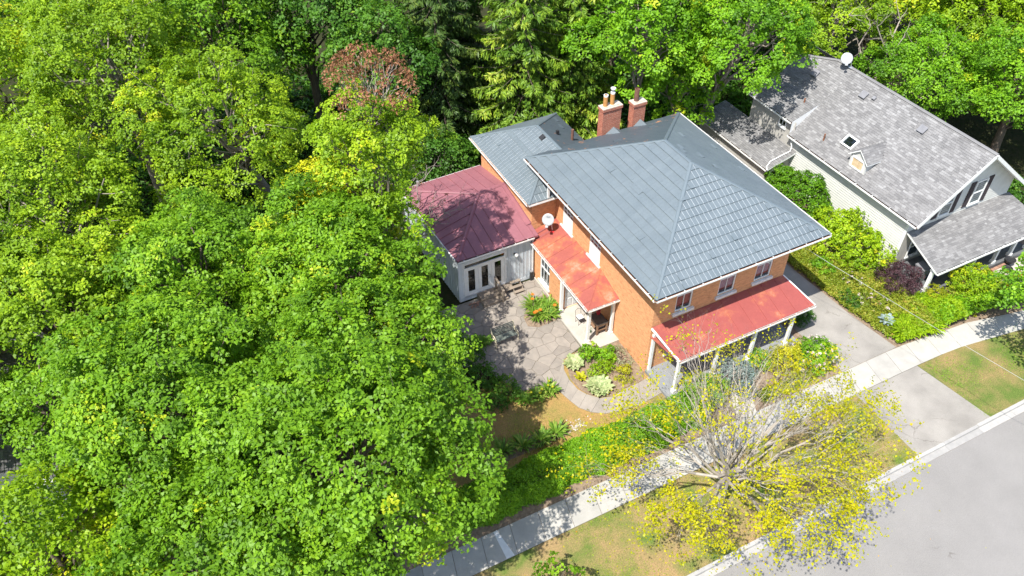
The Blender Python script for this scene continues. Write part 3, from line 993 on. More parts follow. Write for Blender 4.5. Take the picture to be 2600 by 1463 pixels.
rg = np.random.default_rng(3)
for i in range(90):
    a, r_ = rg.uniform(0, 6.28), abs(rg.normal(0, 0.28))
    p = V(-5.1 + math.cos(a) * r_ * 1.3, -1.45 + math.sin(a) * r_ * .7, 0.0)
    s_ = rg.uniform(0.02, 0.05)
    pg.prism([p + V(math.cos(t) * s_, math.sin(t) * s_ * .8, 0) for t in (0, 1.2, 2.3, 3.4, 4.6, 5.5)], (0, 0, s_ * .6))
pg.build('pebble', MT['pebble'], None, kind='stuff')

# ---------------------------------------------------------------- wall and window builders
def wall(name, F, L_, H, openings, mat, root, depth=0.13, z0=0.0):
    O, U, N = F
    us = sorted({0.0, L_} | {o[0] for o in openings} | {o[1] for o in openings})
    zs = sorted({z0, H} | {o[2] for o in openings} | {o[3] for o in openings})
    us = [u for u in us if 0 <= u <= L_]
    zs = [z for z in zs if z0 <= z <= H]
    mb = MB()
    q = lambda u, n, z: O + U * u + N * n + V(0, 0, z)
    for i in range(len(us) - 1):
        for j in range(len(zs) - 1):
            cu, cz = (us[i] + us[i + 1]) / 2, (zs[j] + zs[j + 1]) / 2
            if any(o[0] < cu < o[1] and o[2] < cz < o[3] for o in openings):
                continue
            mb.face([q(us[i], 0, zs[j]), q(us[i + 1], 0, zs[j]), q(us[i + 1], 0, zs[j + 1]), q(us[i], 0, zs[j + 1])])
    for u0, u1, a, b in openings:
        d = -depth
        mb.face([q(u0, 0, a), q(u0, d, a), q(u0, d, b), q(u0, 0, b)])
        mb.face([q(u1, 0, a), q(u1, 0, b), q(u1, d, b), q(u1, d, a)])
        mb.face([q(u0, 0, a), q(u1, 0, a), q(u1, d, a), q(u0, d, a)])
        mb.face([q(u0, 0, b), q(u0, d, b), q(u1, d, b), q(u1, 0, b)])
    return mb.build(name, mat, root)

def window(F, u0, u1, z0, z1, root, rec=0.10, bar=0.075, rails=(0.5,), stiles=1, sill=0.13, frame='white', curtain=None, half=None, name='window', label=None, sill_h=0.10, sill_out=0.10, panes=True):
    """sash window set `rec` behind the wall face"""
    mb = MB()
    n0, n1 = -rec, -rec + 0.06
    mb.fbox(F, u0, u0 + bar, n0, n1, z0, z1)
    mb.fbox(F, u1 - bar, u1, n0, n1, z0, z1)
    mb.fbox(F, u0 + bar, u1 - bar, n0, n1, z0, z0 + bar)
    mb.fbox(F, u0 + bar, u1 - bar, n0, n1, z1 - bar, z1)
    zr = [z0 + bar] + [z0 + (z1 - z0) * r_ for r_ in rails] + [z1 - bar]
    for z in zr[1:-1]:
        mb.fbox(F, u0 + bar, u1 - bar, n0, n1 - 0.004, z - 0.03, z + 0.03)
    for s_ in range(stiles):
        u = u0 + (u1 - u0) * (s_ + 1) / (stiles + 1)
        for a, b in zip(zr[:-1], zr[1:]):
            mb.fbox(F, u - 0.016, u + 0.016, n0 + 0.005, n1 - 0.012, a + 0.028, b - 0.028)
    w = mb.build(name, MT[frame], root, label=label)
    if panes:
        for a, b in zip(zr[:-1], zr[1:]):
            g = MB()
            g.fbox(F, u0 + bar - .01, u1 - bar + .01, n0 + 0.012, n0 + 0.02, a, b)
            g.build('pane', MT['glass'], w)
    if sill:
        g = MB()
        g.fbox(F, u0 - sill, u1 + sill, -rec + 0.001, sill_out, z0 - sill_h, z0 - 0.002)
        g.build('sill', MT['white_worn'], w)
    if curtain:
        g = MB()
        m = 14
        O, U, N = F
        for k in range(m):
            a, b = u0 + (u1 - u0) * k / m, u0 + (u1 - u0) * (k + 1) / m
            na, nb = -rec - 0.06 - 0.025 * (k % 2), -rec - 0.06 - 0.025 * ((k + 1) % 2)
            zb = z0 + (z1 - z0) * (half or 0.0)
            g.face([O + U * a + N * na + V(0, 0, zb), O + U * b + N * nb + V(0, 0, zb), O + U * b + N * nb + V(0, 0, z1), O + U * a + N * na + V(0, 0, z1)])
        g.build('curtain', MT[curtain], w)
    return w

def gutter(name, pts, root, w=0.12, h=0.10, hang=1.15, out=None, mat='white', debris=True):
    """open eave trough along a straight run from a to b; `out` points away from the wall"""
    a, b = Vector(pts[0]), Vector(pts[1])
    out = Vector(out).normalized()
    d = (b - a)
    n = max(1, int(d.length / hang))
    mb = MB()
    z = V(0, 0, 1)
    o1 = [p + out * w for p in (a, b)]
    mb.hexa([a - z * h, b - z * h, o1[1] - z * h, o1[0] - z * h, a - z * (h - .012), b - z * (h - .012), o1[1] - z * (h - .012), o1[0] - z * (h - .012)])
    mb.hexa([o1[0] - z * h, o1[1] - z * h, o1[1] - z * h + out * .02, o1[0] - z * h + out * .02, o1[0] + z * .01, o1[1] + z * .01, o1[1] + z * .01 + out * .02, o1[0] + z * .01 + out * .02])
    mb.hexa([a - z * h - out * .012, b - z * h - out * .012, b - z * h, a - z * h, a - out * .012, b - out * .012, b, a])
    for k in range(n + 1):
        p = a + d * ((k + .5) / (n + 1))
        mb.beam(p - out * .01, p + out * (w + .015) + z * .015, 0.03, 0.018)
    g = mb.build(name, MT[mat], root)
    if debris:
        m2 = MB()
        lo = -z * (h - .03)
        m2.face([a + lo, b + lo, o1[1] + lo, o1[0] + lo])
        m2.build('debris', MT['gutter_in'], g)
    return g

def edge_cap(mb, a, b, w=0.16, h=0.03, lift=0.045):
    """folded metal cap along a hip or ridge"""
    a, b = Vector(a), Vector(b)
    d = (b - a).normalized()
    s_ = d.cross(V(0, 0, 1)).normalized()
    up_ = s_.cross(d).normalized()
    P = []
    for e in (a, b):
        e = e + up_ * lift
        P.append([e - s_ * w / 2 - up_ * h, e - s_ * w * .28, e + s_ * w * .28, e + s_ * w / 2 - up_ * h])
    q = P[0] + P[1]
    mb.add(q, [(0, 1, 5, 4), (1, 2, 6, 5), (2, 3, 7, 6), (0, 4, 7, 3)])

# ---------------------------------------------------------------- the brick house
HW, HL, HE = 8.66, 11.05, 7.0
EA, EB, EC, ED = V(-1.06, -1.24, HE), V(9.73, -1.24, HE), V(-1.06, 12.11, HE), V(9.73, 12.11, HE)
R1, R2 = V(4.33, 4.11, 9.86), V(4.33, 6.42, 9.86)
house = thing('brick_house', 'two storey orange brick house with blue grey metal hip roof and red porch roofs', 'house', (4.3, 5.5, 0))
FF = (V(0, 0, 0), V(1, 0, 0), V(0, -1, 0))
FL = (V(0, 0, 0), V(0, 1, 0), V(-1, 0, 0))
FR = (V(HW, 0, 0), V(0, 1, 0), V(1, 0, 0))
FB = (V(0, HL, 0), V(1, 0, 0), V(0, 1, 0))
fw = [(1.34, 2.38), (4.08, 5.16), (6.50, 7.60)]
lw = [(5.20, 6.36), (8.20, 9.36)]
f_open = [(a, b, 3.98, 6.05) for a, b in fw] + [(1.2, 2.2, 0.9, 2.5), (3.9, 4.9, 0.22, 2.35), (6.4, 7.4, 0.9, 2.5)]
l_open = [(a, b, 3.66, 6.05) for a, b in lw]
wf = wall('wall', FF, HW, 6.95, f_open, MT['brick'], house)
wl = wall('wall', FL, HL, 6.95, l_open, MT['brick'], house)
wall('wall', FR, HL, 6.95, [], MT['brick'], house)
wall('wall', FB, HW, 6.95, [], MT['brick'], house)
for i, (a, b) in enumerate(fw):
    window(FF, a, b, 3.98, 6.05, house, rails=(0.52,), stiles=1, sill=0.15, curtain='curtain_red' if i == 0 else 'curtain', half=0.14, sill_h=0.17, sill_out=0.13)
for i, (a, b) in enumerate(lw):
    w = window(FL, a, b, 3.66, 6.05, house, rails=(0.5,), stiles=2, sill=0.13, curtain='curtain_white', half=0.55, sill_h=0.1, rec=0.09)
    g = MB()
    g.fbox(FL, a + .075, b - .075, -0.085, -0.06, 3.735, 4.62)
    g.build('lower_panel', MT['white'], w)
for a, b in ((1.2, 2.2), (6.4, 7.4)):
    window(FF, a, b, 0.9, 2.5, house, curtain='curtain', half=0.4)
dr = MB()
dr.fbox(FF, 3.9, 4.9, -0.1, -0.05, 0.22, 2.35)
dr.build('front_door', MT['white'], house)

# roof: boarded deck under individual metal tiles
rf = MB()
dz = V(0, 0, -0.012)
for poly in ((EA, EB, R1), (EC, EA, R1, R2), (EB, ED, R2, R1), (ED, EC, R2)):
    rf.face([p + dz for p in poly])
rf.face([EA + V(0, 0, -.1), EC + V(0, 0, -.1), ED + V(0, 0, -.1), EB + V(0, 0, -.1)])
for a, b in ((EA, EB), (EB, ED), (ED, EC), (EC, EA)):
    rf.face([a + V(0, 0, -.16), b + V(0, 0, -.16), b + dz, a + dz])
roof = rf.build('roof', MT['cap'], house)
SL = {
    'front': (Plane3(EA, EB, R1), [EA, EB, R1], -1),
    'left': (Plane3(EC, EA, R1), [EC, EA, R1, R2], 1),
    'right': (Plane3(EB, ED, R2), [EB, ED, R2, R1], 1),
    'back': (Plane3(ED, EC, R2), [ED, EC, R2], 1),
}
def lay(root, tl, mat, limit, name='roof_tile'):
    tl = sorted(tl, key=lambda q: -q[0])
    for _, vv, ff, npl in tl[:limit]:
        mb = MB().add(vv, ff)
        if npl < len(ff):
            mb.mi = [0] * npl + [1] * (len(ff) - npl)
        mb.build(name, mat, root)
    if tl[limit:]:
        mb = MB()
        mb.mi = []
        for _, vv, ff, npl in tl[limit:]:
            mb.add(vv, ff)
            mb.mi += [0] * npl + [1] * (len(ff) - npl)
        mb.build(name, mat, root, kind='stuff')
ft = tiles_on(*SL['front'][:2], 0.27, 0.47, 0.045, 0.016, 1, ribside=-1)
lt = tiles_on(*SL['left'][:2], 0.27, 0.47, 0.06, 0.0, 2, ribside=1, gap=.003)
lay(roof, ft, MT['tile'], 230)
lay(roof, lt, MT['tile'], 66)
lay(roof, tiles_on(*SL['right'][:2], 0.5, 0.235, 0.016, 0.0, 3), MT['tile'], 0)
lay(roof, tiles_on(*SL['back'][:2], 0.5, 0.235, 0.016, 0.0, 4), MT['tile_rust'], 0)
for a, b in ((EA, R1), (EB, R1), (EC, R2), (ED, R2), (R1, R2)):
    m = MB()
    edge_cap(m, a, b, 0.2, 0.035, 0.05)
    m.build('hip_cap', MT['cap'], roof)
# a mended tile that sits proud on the street-side slope and a bent one on the right slope
PL = SL['left'][0]
c0 = PL.to2((1.86, 4.95, 8.55))
m = MB()
m.prism([PL.to3(c0[0] - .42, c0[1] - .28, .045), PL.to3(c0[0] + .42, c0[1] - .28, .045), PL.to3(c0[0] + .42, c0[1] + .28, .02), PL.to3(c0[0] - .42, c0[1] + .28, .02)], PL.N * 0.022)
m.build('patch_tile', MT['tile'], roof, label='square mended tile that sits proud of the slope')
PR = SL['right'][0]
c0 = PR.to2((6.2, 4.3, 8.86))
m = MB()
m.prism([PR.to3(c0[0] - .2, c0[1] - .12, .02), PR.to3(c0[0] + .2, c0[1] - .12, .10), PR.to3(c0[0] + .2, c0[1] + .12, .05), PR.to3(c0[0] - .2, c0[1] + .12, .02)], PR.N * 0.008)
m.build('lifted_tile', MT['tile'], roof)
gutter('gutter', (EA + V(0, 0, -.02), EB + V(0, 0, -.02)), house, out=(0, -1, 0), w=.10, h=.09)
gutter('gutter', (EC + V(0, 0, -.02), EA + V(0, 0, -.02)), house, out=(-1, 0, 0), w=.10, h=.09)
gutter('gutter', (EB + V(0, 0, -.02), ED + V(0, 0, -.02)), house, out=(1, 0, 0), w=.10, h=.09)

# chimneys on the back eave
def chimney(x0, x1, y0, y1, zb, zt, pots, cricket):
    root_ = MB().box(x0, y0, zb, x1, y1, zt - .22).build('chimney', MT['chimney_brick'], house)
    MB().box(x0 - .05, y0 - .05, zt - .22, x1 + .05, y1 + .05, zt - .06).build('corbel', MT['chimney_brick'], root_)
    m = MB()
    m.prism([(x0 - .045, y0 - .045, zt - .06), (x1 + .045, y0 - .045, zt - .06), (x1 + .045, y1 + .045, zt - .06), (x0 - .045, y1 + .045, zt - .06)], (0, 0, .045))
    m.prism([(x0 + .06, y0 + .06, zt - .015), (x1 - .06, y0 + .06, zt - .015), (x1 - .06, y1 - .06, zt - .015), (x0 + .06, y1 - .06, zt - .015)], (0, 0, .05))
    m.build('cement_cap', MT['cement'], root_)
    for (px, py, ph, pr, pm, cowl) in pots:
        z = zt + .03
        p = MB().lathe((px, py, z), [(pr, 0), (pr, ph), (pr - .035, ph), (pr - .035, ph - .35)], 18)
        po = p.build('chimney_pot', MT[pm], root_, smooth=False)
        if pm == 'clay':
            MB().lathe((px, py, z + ph - .09), [(pr + .004, 0), (pr + .004, .092), (pr - .034, .092)], 18).build('pot_rim', MT['white'], root_)
        else:
            MB().lathe((px, py, z + ph - .34), [(0.001, 0), (pr - .036, 0)], 14).build('pot_throat', MT['dark'], root_)
        if cowl:
            MB().lathe((px, py, z + ph + .0), [(pr * .75, 0), (pr * .75, .16)], 14).build('cowl_neck', MT['steel'], root_)
            MB().lathe((px, py, z + ph + .17), [(pr * .9, 0), (pr * 1.12, .05), (pr * 1.12, .09), (0.001, .12)], 18).build('cowl', MT['white'], root_)
    cx, hw = cricket
    bz = lambda y: 7 + (12.11 - y) * .5026
    m = MB()
    m.add([(cx - hw, y0 - .02, bz(y0) - .02), (cx + hw, y0 - .02, bz(y0) - .02), (cx, y0 - .75, bz(y0 - .75) + .03), (cx, y0 - .02, bz(y0) + .42)],
          [(0, 2, 3), (2, 1, 3), (0, 3, 1)])
    m.build('flashing', MT['cap'], root_)
chimney(4.05, 5.32, 12.02, 12.52, 5.5, 8.86, [(4.30, 12.26, .72, .135, 'clay', False), (4.78, 12.28, .78, .135, 'clay', True)], (4.85, .62))
chimney(6.22, 7.06, 12.02, 12.52, 5.5, 8.62, [(6.5, 12.27, .78, .15, 'clay_brown', False)], (6.75, .5))

# rear wing
WX0, WX1, WY0, WY1, WE = -1.6, 3.6, 10.24, 17.15, 5.58
wA, wB_, wC, wD = V(-2.1, 9.70, WE), V(4.1, 9.70, WE), V(-2.1, 17.62, WE), V(4.1, 17.62, WE)
wR, wF = V(1.0, 14.5, 7.25), V(1.0, 11.3, 7.25)
FWL = (V(WX0, WY0, 0), V(0, 1, 0), V(-1, 0, 0))
FWF = (V(WX0, WY0, 0), V(1, 0, 0), V(0, -1, 0))
wall('wing_wall', FWL, WY1 - WY0, 5.55, [], MT['brick'], house)
wall('wing_wall', FWF, 1.6, 5.55, [], MT['brick'], house)
wall('wing_wall', (V(WX0, WY1, 0), V(1, 0, 0), V(0, 1, 0)), WX1 - WX0, 5.55, [], MT['brick'], house)
wall('wing_wall', (V(WX1, HL, 0), V(0, 1, 0), V(1, 0, 0)), WY1 - HL, 5.55, [], MT['brick'], house)
h0 = V(-2.1 + 1.9, 9.70 + 1.9, WE + 1.9 * .5387)
h1 = V(1.0, 12.8, 7.25)
lp = [wA, h0, V(-.2, 11.35, h0.z), V(1.0, 11.35, 7.25), wR, wC]
m = MB()
for poly in (lp, [wA, V(0.0, 9.70, WE), V(0.0, 11.05, WE + 1.35 * .5387), h0], [wC, wR, wD], [wD, wR, wF, V(4.1, 11.2, WE)]):
    m.face([p + dz for p in poly])
m.face([wA + V(0, 0, -.1), wC + V(0, 0, -.1), wD + V(0, 0, -.1), V(4.1, 11.1, WE - .1), V(0, 11.1, WE - .1), V(0, 9.70, WE - .1)])
wroof = m.build('wing_roof', MT['cap'], house)
PWL = Plane3(wC, wA, wR)
hz = V(-2.1 + 1.9, 17.62 - 1.9, h0.z)
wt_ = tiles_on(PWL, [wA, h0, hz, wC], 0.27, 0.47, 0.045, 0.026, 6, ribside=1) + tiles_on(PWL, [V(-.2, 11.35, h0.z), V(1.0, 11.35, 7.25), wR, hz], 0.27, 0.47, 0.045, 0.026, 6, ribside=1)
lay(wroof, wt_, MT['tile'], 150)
lay(wroof, tiles_on(Plane3(wA, V(0, 9.70, WE), h1), [wA, V(0, 9.70, WE), V(0, 11.0, WE + 1.3 * .5387), h0], 0.27, 0.47, 0.034, 0.016, 7), MT['tile'], 0)
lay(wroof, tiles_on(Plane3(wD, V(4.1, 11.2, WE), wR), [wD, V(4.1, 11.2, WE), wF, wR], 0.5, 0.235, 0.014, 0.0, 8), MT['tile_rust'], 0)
lay(wroof, tiles_on(Plane3(wC, wD, wR), [wC, wD, wR], 0.5, 0.235, 0.014, 0.0, 9), MT['tile'], 0)
for a, b in ((wA, h0), (wC, wR), (wD, wR), (wR, wF)):
    m = MB()
    edge_cap(m, a, b, 0.2, 0.035, 0.05)
    m.build('hip_cap', MT['cap'], wroof)
gutter('wing_gutter', (wC + V(0, 0, -.02), wA + V(0, 0, -.02)), house, out=(-1, 0, 0), w=.09, h=.08)
gutter('wing_gutter', (wA + V(0, 0, -.02), V(0, 9.70, WE - .02)), house, out=(0, -1, 0), w=.09, h=.08)
m = MB()
m.box(-.86, 9.70, 5.55, -.74, 9.80, 6.92)
m.build('eave_post', MT['white'], house)
m = MB()
m.tube([(2.95, 13.55, 6.15), (2.95, 13.55, 6.95)], .085, 12)
m.build('vent_pipe', MT['clay_brown'], house)
m = MB()
m.box(2.0, 13.8, 6.65, 2.16, 13.96, 6.95)
m.build('roof_vent', MT['black'], house)
m = MB()
m.prism([(.62, 13.15, 6.98), (.88, 13.15, 7.15), (.88, 13.5, 7.15), (.62, 13.5, 6.98)], (-.05, 0, .16))
m.build('roof_vent', MT['black'], house)

# ground floor brick block under the side porch roof
FGL = (V(-1.75, 6.15, 0), V(0, 1, 0), V(-1, 0, 0))
FGF = (V(-1.75, 6.15, 0), V(1, 0, 0), V(0, -1, 0))
wall('side_wall', FGL, 4.1, 3.0, [(1.5, 2.65, 0.5, 2.72)], MT['brick'], house)
wall('side_wall', FGF, 1.75, 3.05, [(0.22, 1.28, 0.15, 2.28)], MT['brick'], house)
window(FGL, 1.5, 2.65, 0.5, 2.72, house, rails=(0.5,), stiles=2, sill=0.1, sill_h=0.12, name='tall_window', curtain='curtain_white', half=0.8)
m = MB()
m.box(-1.84, 6.2, 0, -1.755, 9.4, 0.16)
m.build('footing', MT['slab'], house)
d = MB()
d.fbox(FGF, 0.22, 1.28, -.10, -.05, 0.15, 2.28)
door = d.build('side_door', MT['white'], house)
for u in (.34, .80):
    for z, hh in ((.3, .55), (1.0, .55)):
        p = MB()
        p.fbox(FGF, u, u + .36, -.05, -.03, z, z + hh)
        p.build('door_panel', MT['white_worn'], door)
p = MB()
p.fbox(FGF, .34, 1.16, -.05, -.035, 1.68, 2.16)
p.build('door_glass', MT['dark'], door)
MB().lathe((-.62, 6.17, 1.12), [(.001, .06), (.035, .05), (.035, .02), (.015, .01), (.015, -.03)], 10, V(0, -1, 0)).build('handle', MT['steel'], door)

# red metal side porch roof, laid in wide panels
def panels(root, P, poly, w, mat, name='roof_panel', along=0, thick=0.012, seam=0.022, start=0.0):
    pl = [P.to2(p) for p in poly]
    if area2(pl) < 0:
        pl = pl[::-1]
    us = [p[0] for p in pl]
    vs = [p[1] for p in pl]
    u = min(us) - start
    while u < max(us):
        c = clip_convex([(u + .012, min(vs) - 1), (u + w - .012, min(vs) - 1), (u + w - .012, max(vs) + 1), (u + .012, max(vs) + 1)], pl)
        s_ = clip_convex([(u + w - .016, min(vs) - 1), (u + w + .016, min(vs) - 1), (u + w + .016, max(vs) + 1), (u + w - .016, max(vs) + 1)], pl)
        if len(c) >= 3 and abs(area2(c)) > .01:
            m = MB()
            m.prism([P.to3(q[0], q[1], 0.002) for q in c], P.N * thick)
            if len(s_) >= 3 and seam:
                m.prism([P.to3(q[0], q[1], thick + .003) for q in s_], P.N * seam)
            m.build(name, mat, root)
        u += w
sA, sB, sC, sD = V(-1.99, 3.0, 2.98), V(-1.99, 10.2, 2.98), V(0, 10.2, 3.58), V(0, 5.0, 3.58)
sE = V(0, 3.0, 2.98)
m = MB()
for poly in ((sB, sA, sD, sC), (sA, sE, sD)):
    m.face([p + V(0, 0, -.004) for p in poly])
m.face([p + V(0, 0, -.1) for p in (sA, sE, V(0, 10.2, 2.98), sB)])
sroof = m.build('side_porch_roof', MT['red_roof'], house, label='side porch roof of faded red metal panels')
panels(sroof, Plane3(sB, sA, sD), [sB, sA, sD, sC], 0.84, MT['red_roof'], seam=.022)
panels(sroof, Plane3(sA, sE, sD), [sA, sE, sD], 1.2, MT['red_roof'], seam=.022)
m = MB()
edge_cap(m, sA, sD, .07, .015, .026)
m.build('hip_cap', MT['red_roof'], sroof)
m = MB()
for z0_, y_ in ((.06, 9.75), (.0, 9.45)):
    m.beam((-1.75, y_, 3.08 + z0_), (-.75, y_, 3.38 + z0_), .03, .02)
m.build('flashing', MT['maroon_roof'], sroof)
gutter('side_porch_gutter', (sB + V(0, -.6, -.02), sA + V(0, 0, -.02)), house, out=(-1, 0, 0), w=.085, h=.08, hang=.8)
gutter('side_porch_gutter', (sA + V(0, 0, -.02), sE + V(-.02, 0, -.02)), house, out=(0, -1, 0), w=.085, h=.08, hang=.7)
for px, py, w_ in ((-1.68, 3.28, .15), (-.17, 3.24, .15), (-1.80, 6.08, .17)):
    m = MB()
    m.box(px - w_ / 2, py - w_ / 2, .15, px + w_ / 2, py + w_ / 2, 2.88)
    m.box(px - w_ / 2 - .03, py - w_ / 2 - .03, 2.68, px + w_ / 2 + .03, py + w_ / 2 + .03, 2.80)
    m.box(px - w_ / 2 - .03, py - w_ / 2 - .03, .152, px + w_ / 2 + .03, py + w_ / 2 + .03, .30)
    m.build('porch_post', MT['white'], house)
m = MB()
m.box(-2.12, 2.58, 0, -.003, 6.148, .148)
m.build('side_porch_slab', MT['slab'], house)

# front porch
pA, pB, pC, pD = V(0.02, 0, 3.44), V(8.66, 0, 3.58), V(9.26, -2.13, 2.86), V(0.36, -2.13, 2.84)
m = MB()
m.face([p + V(0, 0, -.006) for p in (pA, pD, pC, pB)])
m.face([p + V(0, 0, -.12) for p in (V(.02, 0, 2.9), pB * 1 + V(0, 0, -.6), pC, pD)])
proof = m.build('front_porch_roof', MT['red_roof_front'], house, label='long front porch roof of red metal sheet')
panels(proof, Plane3(pD, pC, pB), [pD, pC, pB, pA], 0.92, MT['red_roof_front'], seam=.018, start=.3)
gutter('front_porch_gutter', (pD + V(0, 0, -.02), pC + V(0, 0, -.02)), house, out=(0, -1, 0), w=.10, h=.09, hang=.95)
for a, b in ((pA, pD), (pB, pC)):
    m = MB()
    m.beam(a + V(0, 0, -.03), b + V(0, 0, -.03), .07, .12)
    m.build('verge_board', MT['white'], house)
for px in (.5, 3.0, 5.45, 8.05):
    m = MB()
    py = -1.98
    m.box(px - .08, py - .08, .18, px + .08, py + .08, 2.74)
    m.box(px - .12, py - .12, .182, px + .12, py + .12, .42)
    m.box(px - .12, py - .12, 2.55, px + .12, py + .12, 2.66)
    m.build('porch_post', MT['white'], house)
m = MB()
m.box(.14, -.13, .0, .30, -.002, 2.95)
m.build('corner_post', MT['white'], house)
m = MB()
m.box(.02, -2.15, 0, 8.9, -.003, .18)
m.build('front_porch_floor', simple('grey_painted_boards', (.24, .25, .26), (.18, .19, .2), 3, .7, .3, stretch=(6, 1, 1)), house)

# board and batten sunroom
SX0, SX1, SY0, SY1 = -6.72, -1.78, 9.55, 17.1
def srf(n):
    return n
gFL, gFR, gBL, gBR = V(-6.82, 9.36, 3.42), V(-1.78, 9.36, 3.42), V(-7.22, 17.2, 3.42), V(-1.6, 17.35, 3.45)
gP, gW = V(-3.48, 13.6, 4.25), V(-1.6, 13.8, 4.25)
gFR2 = V(-1.6, 10.24, 3.62)
m = MB()
fp = [gFL, gFR, gW, gP]
for poly in ([gFL, gFR, V(-1.6, 9.36, 3.42), gW, gP], [gBL, gFL, gP], [gBL, gP, gW, gBR]):
    m.face([p + V(0, 0, -.006) for p in poly])
m.face([p + V(0, 0, -.1) for p in (gFL, gBL, gBR, V(-1.6, 9.36, 3.42))])
for a, b in ((gFL, gBL), (gFL, V(-1.6, 9.36, 3.42)), (gBL, gBR)):
    m.face([a + V(0, 0, -.12), b + V(0, 0, -.12), b, a])
suroof = m.build('sunroom_roof', MT['maroon_roof'], house, label='hipped sunroom roof of maroon standing seam metal')
gE = V(-1.6, 9.36, 3.42)
panels(suroof, Plane3(gFL, gE, gP), [gFL, gE, gW, gP], .62, MT['maroon_roof'], seam=.06)
panels(suroof, Plane3(gBL, gFL, gP), [gBL, gFL, gP], .62, MT['maroon_roof'], seam=.06)
panels(suroof, Plane3(gBR, gBL, gP), [gBR, gBL, gP, gW], .62, MT['maroon_roof'], seam=.06)
for a, b in ((gFL, gP), (gBL, gP), (gP, gW)):
    m = MB()
    edge_cap(m, a, b, .24, .06, .095)
    m.build('hip_cap', MT['maroon_roof'], suroof)
m = MB()
m.prism([V(-1.602, 10.25, 3.64), V(-1.602, 13.8, 4.27), V(-1.602, 13.8, 4.40), V(-1.602, 10.25, 3.76)], (-.02, 0, 0))
m.prism([V(-1.95, 10.25, 3.66), V(-1.95, 13.78, 4.27), V(-1.63, 13.8, 4.30), V(-1.63, 10.25, 3.68)], (0, 0, .02))
m.build('flashing', MT['maroon_roof'], suroof)
gutter('sunroom_gutter', (gFL + V(0, 0, -.02), V(-1.9, 9.36, 3.40)), house, out=(0, -1, 0), w=.085, h=.075, hang=.85)
m = MB()
m.beam(gBL + V(-.02, 0, -.05), gFL + V(-.02, 0, -.05), .05, .1)
m.beam(gBL + V(0, .02, -.05), gBR + V(0, .02, -.05), .05, .1)
m.build('fascia', MT['white'], house)
m = MB()
m.lathe((-6.1, 17.0, 3.5), [(.06, 0), (.06, .3), (.10, .32), (.10, .4), (.001, .42)], 10)
m.build('roof_vent', MT['steel'], house)

FS = (V(SX0, SY0, 0), V(1, 0, 0), V(0, -1, 0))
DU0, DU1 = 0.34, 3.02        # the french doors, measured along the wall
swall = wall('sunroom_wall', FS, SX1 - SX0, 3.36, [(DU0, DU1, .36, 2.86)], MT['white_worn'], house, .08, 0.05)
u = 0.0
while u < SX1 - SX0 - .02:
    u1 = min(u + .245, SX1 - SX0)
    mid = (u + u1) / 2
    for z0_, z1_ in (((.30, 3.10),) if not (DU0 - .15 < mid < DU1 + .12) else ((2.99, 3.10),)):
        m = MB()
        m.fbox(FS, u + .008, u1 - .008, .002, .022, z0_, z1_)
        m.build('wall_board', MT['board'], swall)
        if z1_ - z0_ > 1:
            m = MB()
            m.fbox(FS, u - .02, u + .022, .022, .045, z0_, z1_)
            m.build('batten', MT['board'], swall)
    u += .245
for k in range(9):
    m = MB()
    m.fbox(FS, .1 + k * .34, .1 + k * .34 + .325, .024, .04, 3.0 + .1 * (k % 2), 3.1 + .1 * (k % 2))
    m.build('wall_board', MT['board'], swall)
m = MB()
m.fbox(FS, 0, SX1 - SX0, .002, .035, .05, .29)
m.build('skirting_board', MT['board'], swall)
FSL = (V(-7.05, SY0 + .02, 0), V(0, 1, 0), V(-1, 0, 0))
O_, U_ = V(SX0, SY0, 0), (V(-7.1, SY1, 0) - V(SX0, SY0, 0)).normalized()
FSL = (O_, U_, V(-U_.y, U_.x, 0))
swl = wall('sunroom_wall', FSL, SY1 - SY0, 3.38, [], MT['white_worn'], house, .08, .05)
u = 0.0
while u < SY1 - SY0 - .1:
    m = MB()
    m.fbox(FSL, u + .008, u + .237, .002, .022, .1, 3.30)
    m.build('wall_board', MT['board'], swl)
    m = MB()
    m.fbox(FSL, u - .02, u + .022, .022, .045, .1, 3.30)
    m.build('batten', MT['board'], swl)
    u += .245
wall('sunroom_wall', (V(-7.1, SY1, 0), V(1, 0, 0), V(0, 1, 0)), 5.5, 3.38, [], MT['white_worn'], house)
# three glazed leaves with a transom light over them
m = MB()
for a, b, z0_, z1_ in ((DU0, DU0 + .06, .36, 2.86), (DU1 - .06, DU1, .36, 2.86), (DU0 + .06, DU1 - .06, 2.80, 2.86), (DU0 + .06, DU1 - .06, 2.46, 2.54)):
    m.fbox(FS, a, b, -.06, .03, z0_, z1_)
dfr = m.build('door_frame', MT['white'], house)
m = MB()
m.fbox(FS, DU0 + .06, DU1 - .06, -.035, -.025, 2.54, 2.80)
m.build('transom_pane', MT['glass'], dfr)
lw_ = (DU1 - DU0 - .12) / 3
for i in range(3):
    a = DU0 + .06 + i * lw_ + .005
    b = a + lw_ - .01
    m = MB()
    m.fbox(FS, a, a + .21, -.045, .008, .37, 2.455)
    m.fbox(FS, b - .21, b, -.045, .008, .37, 2.455)
    m.fbox(FS, a + .21, b - .21, -.045, .008, .37, .62)
    m.fbox(FS, a + .21, b - .21, -.045, .008, 2.30, 2.455)
    leaf_ = m.build('french_door', MT['white'], house)
    m = MB()
    m.fbox(FS, a + .205, b - .205, -.03, -.02, .61, 2.31)
    m.build('pane', MT['glass'], leaf_)
    if i == 1:
        for z in (1.32, 1.45):
            MB().lathe(O_ + V(b - SX0 * 0 - .10, -.01, z) if False else V(SX0 + b - .10, SY0 - .005, z), [(.001, .06), (.04, .05), (.04, .02), (.02, .0)], 10, V(0, -1, 0)).build('handle', MT['steel'], leaf_)
m = MB()
m.fbox(FS, DU0, DU1, -.02, .07, .30, .36)
m.build('threshold', MT['steel'], house)
